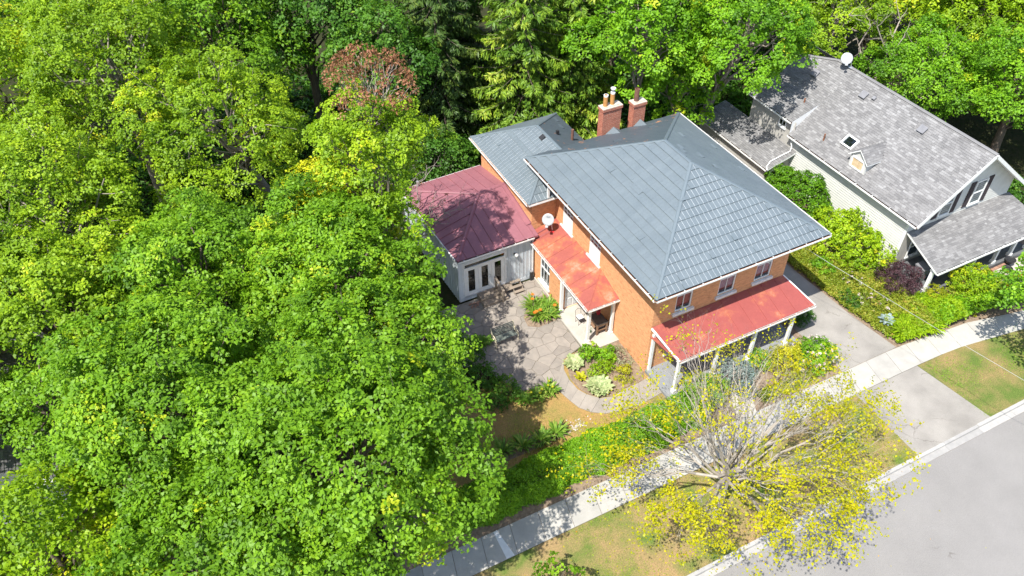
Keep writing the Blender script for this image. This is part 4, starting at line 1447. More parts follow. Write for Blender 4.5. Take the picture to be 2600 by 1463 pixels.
# room behind the glass: floor and an added backing, painted dark for room shade
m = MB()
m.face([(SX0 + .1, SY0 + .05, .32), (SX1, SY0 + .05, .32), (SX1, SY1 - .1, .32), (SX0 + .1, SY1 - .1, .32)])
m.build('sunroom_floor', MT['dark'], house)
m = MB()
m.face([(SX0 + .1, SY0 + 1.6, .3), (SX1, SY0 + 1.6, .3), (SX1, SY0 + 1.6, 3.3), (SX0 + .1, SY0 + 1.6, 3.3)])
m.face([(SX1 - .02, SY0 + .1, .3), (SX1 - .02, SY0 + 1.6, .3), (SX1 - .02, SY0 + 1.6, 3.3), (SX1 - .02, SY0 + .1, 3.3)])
m.build('dark_backing', MT['dark'], house)
lamp = thing('wall_lamp', 'white globe lamp on a black bracket fixed to the sunroom wall', 'lamp', (-3.05, 9.5, 2.44))
MB().lathe((-3.08, 9.52, 2.46), [(.08, 0), (.08, .07), (.05, .09)], 14, V(0, -1, 0)).build('bracket', MT['black'], lamp)
MB().lathe((-3.02, 9.40, 2.30), [(.001, -.02), (.07, .0), (.115, .07), (.115, .13), (.07, .20), (.001, .215)], 16).build('globe', MT['white'], lamp, smooth=True)
m = MB()
m.tube([(-1.92, 9.42, .05), (-1.92, 9.42, 3.3)], .035, 8)
m.build('downpipe', MT['white_worn'], house)
bin_ = thing('drain_box', 'dark plastic box standing in the corner of sunroom and brick wall', 'box', (-2.0, 9.38, .03))
MB().box(-2.10, 9.30, .03, -1.93, 9.46, .72).build('body', MT['black'], bin_)
MB().box(-2.115, 9.285, .72, -1.915, 9.475, .76).build('lid', MT['vent'], bin_)

# ---------------------------------------------------------------- the neighbouring clapboard house
nb = thing('clapboard_house', 'cream clapboard house with grey shingle gable roof and dark shutters', 'house', (22.4, 5.0, 0))
NX0, NX1, NRX, NE, NR = 18.2, 26.75, 22.5, 4.08, 7.61
sl = (NR - NE) / (NRX - 17.86)
nA, nC, nRf, nRb = V(17.86, -.72, NE), V(17.86, 10.33, NE), V(NRX, -.72, NR), V(NRX, 10.33, NR)
nB, nD = V(27.14, -.72, NE), V(27.14, 10.33, NE)
def shingles(root, P, poly, seed, cw=.25, ch=.145, limit=0):
    r_ = random.Random(seed)
    mb = MB()
    pl = [P.to2(p) for p in poly]
    if area2(pl) < 0:
        pl = pl[::-1]
    us = [p[0] for p in pl]
    vs = [p[1] for p in pl]
    v = min(vs)
    while v < max(vs):
        u = min(us) - r_.uniform(0, cw)
        while u < max(us):
            w = cw * r_.choice((.7, 1.0, 1.0, 1.2, 1.6))
            c = clip_convex([(u + .004, v), (u + w - .004, v), (u + w - .004, v + ch), (u + .004, v + ch)], pl)
            u += w
            if len(c) < 3 or abs(area2(c)) < .002:
                continue
            h = r_.uniform(.014, .026)
            n = len(c)
            top = [P.to3(q[0], q[1], h * (1 - (q[1] - v) / ch) + .004) for q in c]
            bot = [P.to3(q[0], q[1], 0) for q in c]
            mb.add(bot + top, [tuple(range(n, 2 * n))] + [(a, (a + 1) % n, n + (a + 1) % n, n + a) for a in range(n)])
        v += ch
    return mb.build('shingle', MT['shingle'], root, kind='stuff')
def roofpart(name, polys, under, root, seed, caps=()):
    m = MB()
    for pl in polys:
        m.face([p + V(0, 0, -.006) for p in pl])
    for pl in under:
        m.face(pl)
    r_ = m.build(name, MT['white'], root)
    for i, pl in enumerate(polys):
        shingles(r_, Plane3(pl[0], pl[1], pl[2]), pl, seed + i)
    for a, b in caps:
        m = MB()
        edge_cap(m, a, b, .26, .05, .045)
        m.build('ridge_cap', MT['shingle'], r_)
    return r_
z_ = V(0, 0, -.14)
main_under = [[nA + z_, nRf + z_, nRb + z_, nC + z_], [nB + z_, nD + z_, nRb + z_, nRf + z_],
              [nA + z_, nA, nRf, nRf + z_], [nRf + z_, nRf, nB, nB + z_], [nC + z_, nRb + z_, nRb, nC], [nRb + z_, nD + z_, nD, nRb], [nA, nA + z_, nC + z_, nC], [nB + z_, nB, nD, nD + z_]]
nroof = roofpart('roof', [[nA, nC, nRb, nRf], [nB, nD, nRb, nRf]], main_under, nb, 20, [(nRf, nRb)])
# rear part with a shallower eave slope
bk = 14.6
q1, q2, q3, q4 = V(17.9, 10.34, 5.0), V(20.1, 10.34, 5.79), V(20.1, bk, 5.79), V(17.9, bk, 5.0)
e1, e2, e3 = V(NRX, 10.34, NR), V(NRX, 11.9, NR), V(21.7, bk, 7.0)
rear = roofpart('rear_roof', [[q1, q4, q3, q2], [q2, q3, e3, e2, e1], [V(27.1, bk, NE), V(27.1, 10.34, NE), e1, e2, e3]], [[q4, q3, e3, V(27.1, bk, NE)], [q1 + z_, q4 + z_, q4, q1]], nb, 30, [(e1, e2), (e2, e3)])
m = MB()
m.face([V(17.9, 10.335, 4.12), V(20.1, 10.335, 5.78), V(17.9, 10.335, 5.0)])
m.build('cheek', MT['white'], nb)
NFL = (V(NX0, 0, 0), V(0, 1, 0), V(-1, 0, 0))
NFF = (V(NX0, 0, 0), V(1, 0, 0), V(0, -1, 0))
wleft = wall('wall', NFL, 14.5, 4.3, [], MT['greywall'], nb, z0=0)
k, z = 0, .3
while z < 4.2:
    m = MB()
    O, U, N = NFL
    qq = lambda u, n, zz: O + U * u + N * n + V(0, 0, zz)
    L2 = 10.2
    m.add([qq(0, .004, z), qq(L2, .004, z), qq(L2, .042, z + .012), qq(0, .042, z + .012), qq(0, .004, z + .157), qq(L2, .004, z + .157), qq(L2, .012, z + .157), qq(0, .012, z + .157)],
          [(0, 3, 2, 1), (4, 5, 6, 7), (3, 7, 6, 2), (0, 4, 7, 3), (1, 2, 6, 5)])
    m.build('clapboard', MT['clap'], wleft)
    z += .172
z = .3
m = MB()
m.fbox(NFL, 10.2, 14.5, .004, .02, 2.6, 4.9)
m.build('rear_wall', MT['greywall'], nb)
m = MB()
m.fbox(NFL, -.02, .14, .004, .036, .3, 4.0)
m.build('corner_board', MT['white'], nb)
gw = MB()
gw.face([(NX0, 0, 0), (NX1, 0, 0), (NX1, 0, NE + .2), (NRX, 0, NR - .05), (NX0, 0, NE + .2)])
gable = gw.build('gable_wall', MT['greywall'], nb)
z = 3.08
while z < 7.4:
    z2 = z + .172
    zz = max(NE + .25, z2)
    xa = NX0 if z2 < NE + .2 else NX0 + (z2 - NE - .2) / sl
    xb = NX1 if z2 < NE + .2 else NX1 - (z2 - NE - .2) / sl
    if xb - xa > .2:
        m = MB()
        m.add([(xa, -.004, z), (xb, -.004, z), (xb, -.042, z + .012), (xa, -.042, z + .012), (xa, -.004, z2), (xb, -.004, z2), (xb, -.007, z2), (xa, -.007, z2)],
              [(0, 1, 2, 3), (4, 7, 6, 5), (3, 2, 6, 7), (0, 3, 7, 4), (1, 5, 6, 2)])
        m.build('clapboard', MT['clap'], gable)
    z = z2
wall('wall', (V(NX1, 0, 0), V(0, 1, 0), V(1, 0, 0)), 14.5, 4.2, [], MT['clap'], nb)
wall('wall', (V(NX0, 14.5, 0), V(1, 0, 0), V(0, 1, 0)), NX1 - NX0, 5.2, [], MT['clap'], nb)
gutter('gutter', (nC + V(0, 0, -.02), nA + V(0, 0, -.02)), nb, out=(-1, 0, 0), w=.12, h=.1, hang=1.4)
gutter('rear_gutter', (q4 + V(0, 0, -.02), q1 + V(0, 0, -.02)), nb, out=(-1, 0, 0), w=.11, h=.1)
for a, b in ((nA, nRf), (nB, nRf)):
    m = MB()
    m.beam(a + V(0, -.02, -.10), b + V(0, -.02, -.10), .05, .20)
    m.build('rake_board', MT['white'], nb)
# gable windows with shutters
GF = (V(0, -.03, 0), V(1, 0, 0), V(0, -1, 0))
for a, b in ((20.42, 21.38), (23.0, 23.98)):
    m = MB()
    w = window(GF, a, b, 3.42, 5.15, nb, rec=-.02, rails=(.5,), stiles=0, sill=.04, sill_h=.08, sill_out=.10)
    m = MB()
    m.fbox(GF, a + .05, b - .05, -.015, -.005, 3.45, 5.12)
    m.build('blind', MT['vent'], w)
    for s0, s1 in ((a - .46, a - .06), (b + .06, b + .46)):
        m = MB()
        m.fbox(GF, s0, s1, .0, .05, 3.36, 5.22)
        sh_ = m.build('shutter', MT['shutter'], nb)
        for t in range(14):
            m = MB()
            m.fbox(GF, s0 + .04, s1 - .04, .05, .062, 3.44 + t * .125, 3.44 + t * .125 + .06)
            m.build('louvre', MT['shutter'], sh_)
# side windows seen between bush and wall
for a, b in ((7.75, 8.35), (6.6, 7.15)):
    window(NFL, a, b, 1.35, 2.35, nb, rec=-.01, rails=(), stiles=0, frame='shutter', sill=0, panes=False)
    m = MB()
    m.fbox(NFL, a + .05, b - .05, .028, .036, 1.4, 2.3)
    m.build('pane', MT['dark'], kids(nb)[-1])
# front porch
npA, npB, npC, npD = V(18.25, -.03, 3.06), V(26.95, -.03, 3.06), V(27.35, -2.95, 2.26), V(17.85, -2.95, 2.26)
nporch = roofpart('porch_roof', [[npD, npC, npB, npA]], [[npD + z_, npA + z_, npB + z_, npC + z_], [npD + z_, npC + z_, npC, npD], [npA + z_, npD + z_, npD, npA], [npC + z_, npB + z_, npB, npC]], nb, 40)
gutter('porch_gutter', (npD + V(0, 0, -.02), npC + V(0, 0, -.02)), nb, out=(0, -1, 0), w=.10, h=.09, hang=1.6, debris=False)
for px in (18.15, 21.9, 24.0, 25.5, 27.0):
    m = MB()
    m.box(px - .09, -2.62, .3, px + .09, -2.44, 2.12)
    m.box(px - .13, -2.66, 2.02, px + .13, -2.40, 2.10)
    m.box(px - .13, -2.66, .302, px + .13, -2.40, .5)
    m.build('porch_post', MT['white'], nb)
m = MB()
m.box(17.9, -2.75, 0, 27.2, -.03, .3)
m.build('porch_floor', simple('dark_porch_boards', (.13, .135, .14), (.09, .095, .10), 3, .7, .3), nb)
w = window(GF, 19.0, 20.0, .8, 2.4, nb, rec=-.02, rails=(.5,), stiles=0, sill=.03)
m = MB()
m.fbox(GF, 19.05, 19.95, -.015, -.005, .85, 2.35)
m.build('blind', MT['vent'], w)
m = MB()
m.fbox(GF, 22.0, 22.95, -.005, .02, .3, 2.35)
m.build('front_door', MT['shutter'], nb)

# side extension
xA, xB, xC, xD = V(15.85, 9.55, 2.34), V(18.19, 9.55, 3.02), V(18.19, 17.2, 3.02), V(15.85, 17.2, 2.34)
ext = roofpart('extension_roof', [[xA, xD, xC, xB]], [[xA + z_, xD + z_, xC + z_, xB + z_], [xA + z_, xB + z_, xB, xA], [xA + z_, xA, xD, xD + z_]], nb, 50)
FX = (V(16.1, 9.9, 0), V(1, 0, 0), V(0, -1, 0))
wall('extension_wall', FX, 2.1, 2.55, [], MT['greywall'], nb)
exl = wall('extension_wall', (V(16.1, 9.9, 0), V(0, 1, 0), V(-1, 0, 0)), 7.2, 2.35, [], MT['greywall'], nb)
for t in range(12):
    m = MB()
    m.fbox((V(16.1, 9.9, 0), V(0, 1, 0), V(-1, 0, 0)), 0, 7.2, .003, .016, .1 + t * .18, .1 + t * .18 + .15)
    m.build('siding_board', MT['greywall'], exl)
w = window(FX, .42, 1.55, .95, 1.85, nb, rec=-.01, rails=(), stiles=1, sill=.05)
m = MB()
m.fbox(FX, .5, 1.5, .003, .008, 1.0, 1.8)
m.build('blind', MT['vent'], w)
gutter('extension_gutter', (xD + V(0, 0, -.02), xA + V(0, 0, -.02)), nb, out=(-1, 0, 0), w=.1, h=.09)
m = MB()
m.tube([(17.95, 10.1, 3.75), (17.98, 9.9, 3.3), (17.9, 9.85, 3.02), (17.3, 9.9, 2.86), (16.4, 9.95, 2.60), (15.95, 9.75, 2.44), (15.8, 9.5, 2.36)], .038, 8)
m.build('downpipe', MT['white'], nb, smooth=True)
w = window(NFL, 11.0, 11.7, 4.05, 4.6, nb, rec=-.025, rails=(), stiles=1, sill=.03)
m = MB()
m.fbox(NFL, 11.05, 11.65, .024, .028, 4.1, 4.55)
m.build('blind', MT['dark'], w)

# roof fittings on the left slope
PN = Plane3(nC, nA, nRf)
def on_slope(x, y):
    return V(x, y, NE + (x - 17.86) * sl)
def sbox(u, v, du, dv, h0, h1, mb):
    P = [PN.to3(u + a * du / 2, v + b * dv / 2, h) for h in (h0, h1) for a, b in ((-1, -1), (1, -1), (1, 1), (-1, 1))]
    return mb.hexa(P)
for x_, y_, s_ in ((21.62, 8.45, .42), (21.75, 7.72, .2), (21.68, 3.72, .42), (21.25, 12.4, .42)):
    u, v = PN.to2(on_slope(x_, y_))
    m = MB()
    sbox(u, v, s_, s_, .02, .14, m)
    vt = m.build('roof_vent', MT['vent'], nb)
    m = MB()
    sbox(u, v, s_ * 1.2, s_ * 1.15, .145, .17, m)
    m.build('hood', MT['vent'], vt)
m = MB()
b_ = on_slope(18.62, 8.08)
m.tube([b_ - V(0, 0, .1), b_ + V(0, 0, .5)], .05, 10)
m.build('vent_pipe', MT['rust'], nb)
b_ = on_slope(19.5, 11.2) + V(0, 0, .2)
m = MB()
m.tube([b_ - V(0, 0, .3), b_ + V(0, 0, .35)], .05, 10)
m.build('vent_pipe', MT['rust'], nb)
u, v = PN.to2(on_slope(19.28, 6.56))
m = MB()
for a, b, du, dv in ((0, -.33, .92, .10), (0, .33, .92, .10), (-.41, 0, .10, .56), (.41, 0, .10, .56)):
    sbox(u + a, v + b, du, dv, .01, .17, m)
sk = m.build('skylight', MT['white'], nb)
m = MB()
sbox(u, v, .74, .58, .10, .115, m)
m.build('pane', MT['glass'], sk)
m = MB()
sbox(u, v, .74, .58, .02, .03, m)
m.build('blind', MT['dark'], sk)
# dormer
dx, dy0, dy1, dzb, dze, dza = 18.36, 4.20, 5.52, 4.40, 5.36, 5.92
m = MB()
m.face([(dx, dy0, dzb), (dx, dy0, dze), (dx, (dy0 + dy1) / 2, dza), (dx, dy1, dze), (dx, dy1, dzb)])
zx = lambda zz: 17.86 + (zz - NE) / sl
m.face([(dx, dy0, dzb), (zx(dze), dy0, dze), (dx, dy0, dze)])
m.face([(dx, dy1, dzb), (dx, dy1, dze), (zx(dze), dy1, dze)])
dorm = m.build('dormer', MT['clap'], nb)
ym = (dy0 + dy1) / 2
ov = .14
ea, eb = dze - .09, dza + .0
pa, pb = V(dx - ov, dy0 - ov, ea), V(zx(ea) + .02, dy0 - ov, ea)
pc, pd = V(zx(eb) + .05, ym, eb + .02), V(dx - ov, ym, eb + .02)
pa2, pb2 = V(dx - ov, dy1 + ov, ea), V(zx(ea) + .02, dy1 + ov, ea)
m = MB()
for pl in ([pa, pb, pc, pd], [pa2, pb2, pc, pd]):
    m.face([p + V(0, 0, -.01) for p in pl])
    m.face([p + V(0, 0, -.09) for p in pl])
for a, b in ((pa, pd), (pa2, pd), (pa, pb), (pa2, pb2)):
    m.face([a + V(0, 0, -.09), b + V(0, 0, -.09), b, a])
m.build('dormer_roof', MT['white'], dorm)
shingles(dorm, Plane3(pa, pb, pd), [pa, pb, pc, pd], 61)
shingles(dorm, Plane3(pa2, pb2, pd), [pa2, pb2, pc, pd], 62)
for a, b in ((pb, pc), (pb2, pc)):
    m = MB()
    m.beam(a + V(.06, 0, .04), b + V(.06, 0, .04), .10, .03)
    m.build('flashing', MT['black'], dorm)
FD = (V(dx, dy0, 0), V(0, 1, 0), V(-1, 0, 0))
m = MB()
for a, b, c_, d_ in ((.16, .24, dzb + .1, dze - .1), (1.08, 1.16, dzb + .1, dze - .1), (.24, 1.08, dzb + .1, dzb + .18), (.24, 1.08, dze - .18, dze - .1)):
    m.fbox(FD, a, b, .0, .05, c_, d_)
dwn = m.build('dormer_window', MT['white'], dorm)
m = MB()
m.fbox(FD, .24, 1.08, .004, .015, dzb + .18, dze - .18)
m.build('blind', simple('cream_blind', (.62, .50, .33), (.46, .33, .18), 3, .8, .2), dwn)

# ---------------------------------------------------------------- satellite dishes
def dish(name, label, base, pole, centre, aim, r, text=None):
    root = thing(name, label, 'satellite dish', base)
    aim = Vector(aim).normalized()
    c = Vector(centre)
    prof = [(0.001, -.10 * r * 1.4), (r * .35, -.088 * r * 1.4), (r * .7, -.05 * r * 1.4), (r, 0.0), (r * 1.02, -.015), (r * .7, -.08 * r * 1.4), (r * .3, -.115 * r * 1.4), (.001, -.13 * r * 1.4)]
    d = MB().lathe(c, prof, 36, aim).build('reflector', MT['dish'], root, smooth=True)
    m = MB()
    m.tube([Vector(base), Vector(pole), c - aim * (.16 * r * 1.4)], .032, 8)
    m.build('mast', MT['steel'], root)
    side = aim.cross(V(0, 0, 1)).normalized()
    upd = side.cross(aim).normalized()
    tip = c - upd * r * 1.12 + aim * r * .62
    m = MB()
    m.tube([c - upd * r * .82 - aim * .03, tip], .022, 6)
    m.build('feed_arm', MT['steel'], root)
    m = MB()
    m.beam(tip - aim * .10, tip + aim * .10, .16, .12)
    m.build('feed_horn', MT['dish'], root)
    m = MB()
    m.lathe(base, [(.16, 0), (.16, .025), (.05, .05)], 12)
    m.build('foot', MT['redplastic'] if text else MT['steel'], root)
    if text:
        cu = bpy.data.curves.new('lettering', 'FONT')
        cu.body = text
        cu.size = r * .42
        cu.align_x, cu.align_y = 'CENTER', 'CENTER'
        cu.extrude = .002
        tmp = bpy.data.objects.new('tmp', cu)
        col.objects.link(tmp)
        dg = bpy.context.evaluated_depsgraph_get()
        me = bpy.data.meshes.new_from_object(tmp.evaluated_get(dg))
        bpy.data.objects.remove(tmp)
        M4 = Matrix((side, upd, aim)).transposed().to_4x4()
        # side x up = aim for lettering that reads from the front
        if side.cross(upd).dot(aim) < 0:
            M4 = Matrix((-side, upd, aim)).transposed().to_4x4()
        M4.translation = c + upd * r * .42 - aim * (.045 * r)
        me.transform(M4)
        link('lettering', me, MT['ink'], root)
    return root
dish('satellite_dish', 'pale round satellite dish marked Bell above the red side porch roof', (-.66, 9.35, 3.38), (-.74, 9.38, 4.0), (-1.02, 9.30, 4.42), (-.50, -.62, .56), .35, 'Bell')
dish('satellite_dish', 'plain pale satellite dish on the ridge of the grey shingle roof', (22.45, 10.75, 7.62), (22.42, 10.8, 7.95), (22.05, 10.95, 8.28), (-.55, -.62, .52), .37)

# ---------------------------------------------------------------- patio things
bench = thing('garden_bench', 'grey slatted bench with cream cast iron ends on the flagstones', 'bench', (-5.72, 5.55, .03), R(1))
Bm = WM[bench.name]
def loc(p):
    return Vector(p)
hw = .70
for i in range(6):
    t = i / 5
    m = MB()
    m.box(-hw + .03, .19 + .17 * t, .47 + .40 * t, hw - .03, .215 + .17 * t, .53 + .40 * t)
    m.build('back_slat', MT['wood_slat'], bench, local=True)
for i in range(5):
    m = MB()
    m.box(-hw + .03, -.26 + i * .085, .40 + .012 * abs(i - 2), hw - .03, -.19 + i * .085, .425 + .012 * abs(i - 2))
    m.build('seat_slat', MT['wood_slat'], bench, local=True)
for s_ in (-hw, hw):
    m = MB()
    m.tube([(s_, -.30, .0), (s_, -.24, .15), (s_, -.29, .32), (s_, -.26, .42), (s_, .0, .38), (s_, .17, .42), (s_, .21, .55), (s_, .36, .9), (s_, .42, .95)], .03, 6)
    m.tube([(s_, .26, .0), (s_, .19, .16), (s_, .17, .42)], .03, 6)
    m.tube([(s_, .24, .64), (s_, .05, .66), (s_, -.18, .63), (s_, -.27, .58), (s_, -.25, .50), (s_, -.26, .42)], .028, 6)
    m.build('iron_end', MT['cast'], bench, local=True)

deck = thing('wooden_deck', 'low weathered timber deck with step and handrail below the french doors', 'deck', (-4.6, 9.0, .03))
for i in range(5):
    m = MB()
    m.box(-5.62, 8.86 + i * .128, .33, -4.02, 8.86 + i * .128 + .12, .365)
    m.build('deck_board', MT['wood_grey'], deck)
for i in range(3):
    m = MB()
    m.box(-5.62, 8.46 + i * .133, .165, -4.02, 8.46 + i * .133 + .125, .20)
    m.build('step_board', MT['wood_grey'], deck)
m = MB()
m.box(-5.61, 8.84, .03, -4.03, 8.865, .325)
m.box(-5.61, 8.46, .03, -4.03, 8.485, .16)
m.box(-5.625, 8.485, .03, -5.60, 8.85, .16)
m.box(-5.625, 8.866, .03, -5.60, 9.5, .325)
m.box(-4.04, 8.87, .03, -4.02, 9.5, .325)
m.build('riser', MT['wood_grey'], deck)
for i in range(4):
    m = MB()
    m.box(-4.0 + i * .13, 8.86, .33, -4.0 + i * .13 + .122, 9.48, .364)
    m.build('deck_board', MT['wood_grey'], deck)
for y_, zt in ((9.36, 1.12), (8.44, .98)):
    m = MB()
    m.box(-4.46, y_ - .045, .03, -4.37, y_ + .045, zt)
    m.build('rail_post', MT['wood_grey'], deck)
m = MB()
m.beam((-4.415, 9.50, 1.20), (-4.415, 8.30, 1.0), .13, .035)
m.build('handrail', MT['wood_grey'], deck)
m = MB()
m.beam((-4.415, 9.36, .72), (-4.415, 8.44, .50), .09, .035)
m.build('mid_rail', MT['wood_grey'], deck)
stp = thing('plant_stand', 'three tier weathered timber step stand beside the deck', 'step stand', (-3.2, 9.0, .03))
for i in range(3):
    m = MB()
    y_ = 9.24 - i * .27
    m.box(-3.53, y_ - .1, .50 - i * .17, -2.87, y_ + .1, .535 - i * .17)
    m.build('tread', MT['wood_grey'], stp)
for s_ in (-3.49, -2.91):
    m = MB()
    m.beam((s_, 9.36, .52), (s_, 8.58, .04), .035, .12)
    m.box(s_ - .02, 9.28, .03, s_ + .02, 9.34, .5)
    m.build('string_board', MT['wood_grey'], stp)

tb = thing('work_table', 'brown wooden side table with dark top under the side porch roof', 'table', (-.62, 3.86, .15))
m = MB()
m.box(-.98, 3.40, .93, -.28, 4.32, .99)
m.build('table_top', MT['table_top'], tb)
for x_ in (-.94, -.32):
    for y_ in (3.46, 4.26):
        m = MB()
        m.box(x_ - .045, y_ - .045, .15, x_ + .045, y_ + .045, .93)
        m.build('leg', MT['table_wood'], tb)
m = MB()
m.box(-.96, 3.44, .40, -.30, 4.28, .44)
m.build('shelf', MT['table_wood'], tb)
m = MB()
m.box(-.9, 3.42, .80, -.36, 3.45, .93)
m.box(-.965, 3.5, .72, -.935, 4.22, .93)
m.box(-.9, 3.42, .44, -.36, 3.45, .52)
m.build('apron', MT['table_wood'], tb)
can = thing('watering_can', 'red enamel watering can at the back of the dark topped table', 'watering can', (-.45, 4.2, .99))
MB().lathe((-.45, 4.2, .99), [(.001, 0), (.11, 0), (.12, .1), (.10, .24), (.085, .26), (.08, .25), (.001, .2)], 16).build('body', MT['redplastic'], can)
m = MB()
m.tube([(-.36, 4.22, 1.05), (-.22, 4.26, 1.2), (-.16, 4.28, 1.30)], [.03, .02, .03], 8)
m.build('spout', MT['redplastic'], can)
m = MB()
m.tube([(-.53, 4.18, 1.06), (-.62, 4.16, 1.14), (-.58, 4.16, 1.26), (-.50, 4.18, 1.28)], .012, 6)
m.build('handle', MT['redplastic'], can)
box_ = thing('tool_box', 'dark box on the shelf under the brown side table', 'box', (-.6, 3.75, .44))
MB().box(-.82, 3.5, .44, -.42, 4.0, .66).build('body', MT['black'], box_)
MB().box(-.83, 3.49, .66, -.41, 4.01, .69).build('lid', MT['vent'], box_)
chair = thing('metal_chair', 'slim dark metal chair with pale cushion by the porch post', 'chair', (-1.3, 4.75, .15))
m = MB()
for x_, y_ in ((-1.48, 4.58), (-1.14, 4.58), (-1.48, 4.92), (-1.14, 4.92)):
    m = MB()
    m.tube([(x_, y_, .15), (x_ * .97 - .04, y_, .58)], .012, 6)
    m.build('leg', MT['black'], chair)
MB().box(-1.50, 4.56, .58, -1.12, 4.94, .61).build('seat', MT['black'], chair)
MB().box(-1.47, 4.59, .61, -1.15, 4.91, .66).build('cushion', MT['curtain_white'], chair)
m = MB()
m.tube([(-1.48, 4.93, .6), (-1.49, 5.0, 1.0), (-1.31, 5.02, 1.1), (-1.13, 5.0, 1.0), (-1.14, 4.93, .6)], .013, 6)
m.build('backrest', MT['black'], chair)
pot = thing('glazed_pot', 'small pale glazed pot with trailing plant beside table legs', 'plant pot', (-1.22, 3.86, .15))
MB().lathe((-1.22, 3.86, .15), [(.001, 0), (.08, 0), (.11, .16), (.10, .17), (.09, .13), (.001, .12)], 14).build('pot', MT['dish'], pot)
rg = np.random.default_rng(8)
P_ = np.array([-1.22, 3.86, .36]) + rg.normal(size=(90, 3)) * np.array([.09, .09, .05])
v_, q_ = leaf_quads(P_, unit(rg.normal(size=(90, 3)) + np.array([0, 0, 1])), np.full(90, .06), rg)
link('plant', fast_mesh('plant', v_, q_, rg.uniform(0, 1, 90)), L['dark'], pot)
ball = thing('white_jar', 'white round jar standing behind the porch table', 'jar', (-.16, 3.5, .15))
MB().lathe((-.16, 3.55, .15), [(.001, 0), (.07, 0), (.10, .1), (.07, .22), (.05, .25), (.05, .3), (.001, .3)], 14).build('body', MT['white'], ball, smooth=True)
MB().lathe((-.16, 3.55, .45), [(.055, 0), (.055, .03), (.001, .035)], 14).build('lid', MT['white_worn'], ball)
# loose brick pavers by the sunroom corner
for i in range(7):
    m = MB()
    a = R(20 + 7 * i)
    cx, cy = -6.25 + (i % 4) * .2, 9.1 - (i // 4) * .22 - .03 * (i % 3)
    u_, v_2 = V(math.cos(a), math.sin(a), 0), V(-math.sin(a), math.cos(a), 0)
    c_ = V(cx, cy, .03)
    m.prism([c_ - u_ * .10 - v_2 * .05, c_ + u_ * .10 - v_2 * .05, c_ + u_ * .10 + v_2 * .05, c_ - u_ * .10 + v_2 * .05], (0, 0, .06))
    tag(m.build('loose_brick', MT['brickpaver']), 'red brown brick lying loose by the sunroom corner and deck', 'brick', 'loose bricks beside the deck')

# things on the neighbour's patio
npatio = sheet('neighbour_patio', [(22.9, -5.2), (28.5, -5.2), (28.5, -2.8), (22.9, -2.8)], .05, MT['slab'])
for i in range(8):
    m = MB()
    m.box(22.9 + i * .34, -2.98, .05, 22.9 + i * .34 + .31, -2.80, .12)
    m.build('edging_brick', MT['brickpaver'], npatio)
def bowl(name, label, c, r, mat, plant=None, stem=False):
    root = thing(name, label, 'planter', c)
    z0_ = .22 if stem else 0
    if stem:
        MB().lathe(c, [(.001, 0), (r * .6, 0), (r * .5, .05), (r * .2, .12), (r * .2, .22)], 16).build('pedestal', MT[mat], root)
    MB().lathe((c[0], c[1], c[2] + z0_), [(.001, 0), (r * .5, .0), (r * .9, .16), (r, .26), (r * .92, .26), (r * .8, .2), (.001, .18)], 20).build('bowl', MT[mat], root)
    if plant:
        rg = np.random.default_rng(int(c[0] * 10))
        P_ = np.array([c[0], c[1], c[2] + z0_ + .28]) + rg.normal(size=(130, 3)) * np.array([r * .5, r * .5, .06])
        v_, q_ = leaf_quads(P_, unit(rg.normal(size=(130, 3)) + np.array([0, 0, 1])), np.full(130, .09), rg)
        link('plant', fast_mesh('plant', v_, q_, rg.uniform(0, 1, 130)), plant, root)
bowl('planter', 'black bowl planter on a pedestal at the back of the paved terrace', (25.0, -3.0, .05), .33, 'black', stem=True)
bowl('planter', 'low black bowl planter in front of the pedestal planter', (24.45, -3.35, .05), .30, 'black')
bowl('planter', 'rusty bowl planter beside the bright green shrub', (23.1, -3.1, .05), .30, 'rust', L['brown'])
for i, (x_, y_, mt, lb) in enumerate(((18.75, -1.55, 'vent', 'grey wheeled bin under the porch roof, nearest the purple bush'), (19.5, -1.75, 'blueplastic', 'dark blue wheeled bin under the porch roof, second from the purple bush'))):
    bn = thing('wheeled_bin', lb, 'bin', (x_, y_, .3))
    m = MB()
    m.hexa([V(x_ - .24, y_ - .26, .36), V(x_ + .24, y_ - .26, .36), V(x_ + .24, y_ + .26, .36), V(x_ - .24, y_ + .26, .36), V(x_ - .29, y_ - .33, 1.28), V(x_ + .29, y_ - .33, 1.28), V(x_ + .29, y_ + .33, 1.28), V(x_ - .29, y_ + .33, 1.28)])
    m.build('body', MT[mt], bn)
    m = MB()
    m.prism([V(x_ - .31, y_ - .36, 1.29), V(x_ + .31, y_ - .36, 1.29), V(x_ + .31, y_ + .36, 1.33), V(x_ - .31, y_ + .36, 1.33)], (0, 0, .06))
    m.build('lid', MT[mt], bn)
    for s_ in (-.27, .27):
        MB().lathe((x_ + s_, y_ + .3, .42), [(.001, -.03), (.11, -.03), (.11, .03), (.001, .03)], 14, V(1, 0, 0)).build('wheel', MT['black'], bn)

# grey roofed building beyond the maples
ga = thing('outbuilding', 'grey shingled roof of a low building glimpsed through the maples', 'building', (-30.4, 11.5, 0))
g0, g1, g2, g3, g4, g5 = V(-28.2, 4.4, 3.3), V(-28.2, 18.6, 3.3), V(-30.4, 18.6, 5.2), V(-30.4, 4.4, 5.2), V(-33.2, 4.4, 3.3), V(-33.2, 18.6, 3.3)
groof = roofpart('roof', [[g0, g1, g2, g3], [g4, g5, g2, g3]], [[g0 + z_, g1 + z_, g5 + z_, g4 + z_]], ga, 70, [(g3, g2)])
m = MB()
m.box(-32.8, 4.8, 0, -28.5, 18.2, 3.2)
m.face([(-32.8, 4.79, 3.2), (-28.5, 4.79, 3.2), (-30.4, 4.79, 5.0)])
m.build('wall', MT['clap'], ga)

